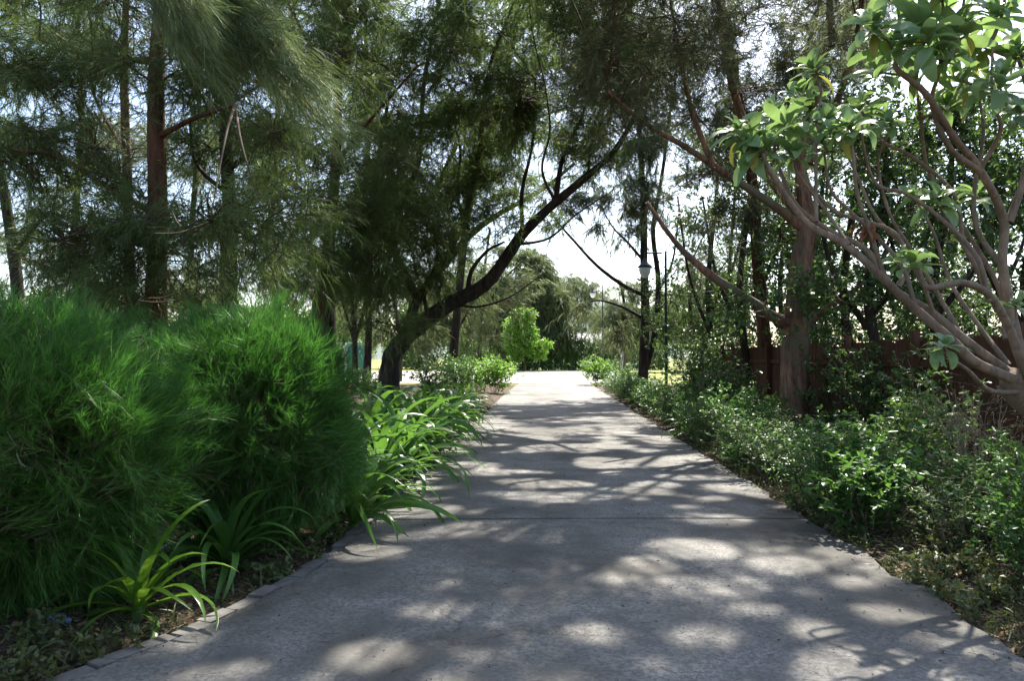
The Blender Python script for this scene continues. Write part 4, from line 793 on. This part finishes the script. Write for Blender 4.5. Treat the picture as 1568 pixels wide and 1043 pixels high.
for (px,d,w_,h_,lab) in ((700,88,9.,3.8,'long dark hedge behind the lime tree at the end'),(850,84,4.5,3.6,'dark clipped hedge behind the white-branched tree, left of the house'),(965,86,4.5,3.6,'dark clipped hedge right of the house, behind the lamp post')):
    base=G(px,d); root=empty('hedge',base,lab,'hedge','dark hedges at the end'); b=MB(); n=1500
    p=(rng.random((n,3))*np.array((2*w_,2.2,h_))-np.array((w_,1.1,0))); dd=norm(rng.normal(size=(n,8,3)))
    leaf_diamonds(b,(p[:,None]+.12*rng.normal(size=(n,8,3))).reshape(-1,3),dd.reshape(-1,3),.28*(.6+.6*rng.random(n*8)),.14,0)
    b.build('foliage',[M['hedge']],root); b=MB()
    for x in np.linspace(-w_*.85,w_*.85,6): tube(b,[(x,0,-.05),(x+.1,0,h_*.4),(x-.1,.1,h_*.8)],[.06,.04,.02],6)
    b.build('stem',M['bark_dark'],root)
# far broadleaf belt closing the horizon
for k,(px,d,lab) in enumerate(((640,95,'far dark round tree left of the lime tree, behind the forked trunk'),(700,100,'far dark round tree right of the forked trunk'),(1060,75,'far tree behind the slim tree right of the lamp'),(420,70,'far dark tree behind the left shrubs and pale casuarinas'),(240,66,'far tree behind the red-barked trunk'),(60,62,'far tree low at the left edge'),(1010,110,'far tree in the gap right of the olive weeping tree'),(760,112,'far tree beyond the grass left of the hill'),(520,64,'far tree showing between the dark trunks beside the green screen'),(330,60,'far low tree between the red-barked and rusty trunks'),(150,58,'far low tree behind the largest left shrub'))):
    ms=[(px+rng.normal()*30,500+rng.normal()*22,d+rng.normal()*1.5,2.2*d/90+.3) for _ in range(8)]
    build_tree('distant_tree',lab,'tree','trees across the road',[([(px,None,d),(px,530,d),(px+2,490,d)],.25,.1)],ms,M['bark_dark'],M['broad'] if k%2 else M['hedge_light'],style='leaf',dens=.55,mk=dict(L=.42,W=.22,k=9,tw=.6))

# ------------------------------------------------------------------ light
w=bpy.data.worlds.new('World'); S.world=w; w.use_nodes=True; nt=w.node_tree; nt.nodes.clear()
sk=nt.nodes.new('ShaderNodeTexSky'); sk.sky_type='NISHITA'; sk.sun_disc=False; sk.sun_elevation=SUN_EL; sk.sun_rotation=SUN_AZ; sk.dust_density=2.0; sk.air_density=1.0
bg=nt.nodes.new('ShaderNodeBackground'); bg.inputs[1].default_value=.115; o=nt.nodes.new('ShaderNodeOutputWorld')
nt.links.new(sk.outputs[0],bg.inputs[0]); nt.links.new(bg.outputs[0],o.inputs[0])
sl=bpy.data.lights.new('sun','SUN'); sl.energy=5.0; sl.angle=R(.53); sl.color=(1,.95,.87); so=bpy.data.objects.new('sun',sl); COL.objects.link(so)
dv=Vector((math.sin(SUN_AZ)*math.cos(SUN_EL),math.cos(SUN_AZ)*math.cos(SUN_EL),math.sin(SUN_EL))); so.rotation_euler=dv.to_track_quat('Z','Y').to_euler(); so.location=(0,0,20)
S.view_settings.view_transform='Standard'; S.view_settings.look='None'; S.view_settings.exposure=1.88; S.view_settings.gamma=1
cy=S.cycles; cy.max_bounces=7; cy.diffuse_bounces=4; cy.glossy_bounces=2; cy.transmission_bounces=5; cy.transparent_max_bounces=4; cy.caustics_reflective=False; cy.caustics_refractive=False
cy.use_denoising=True
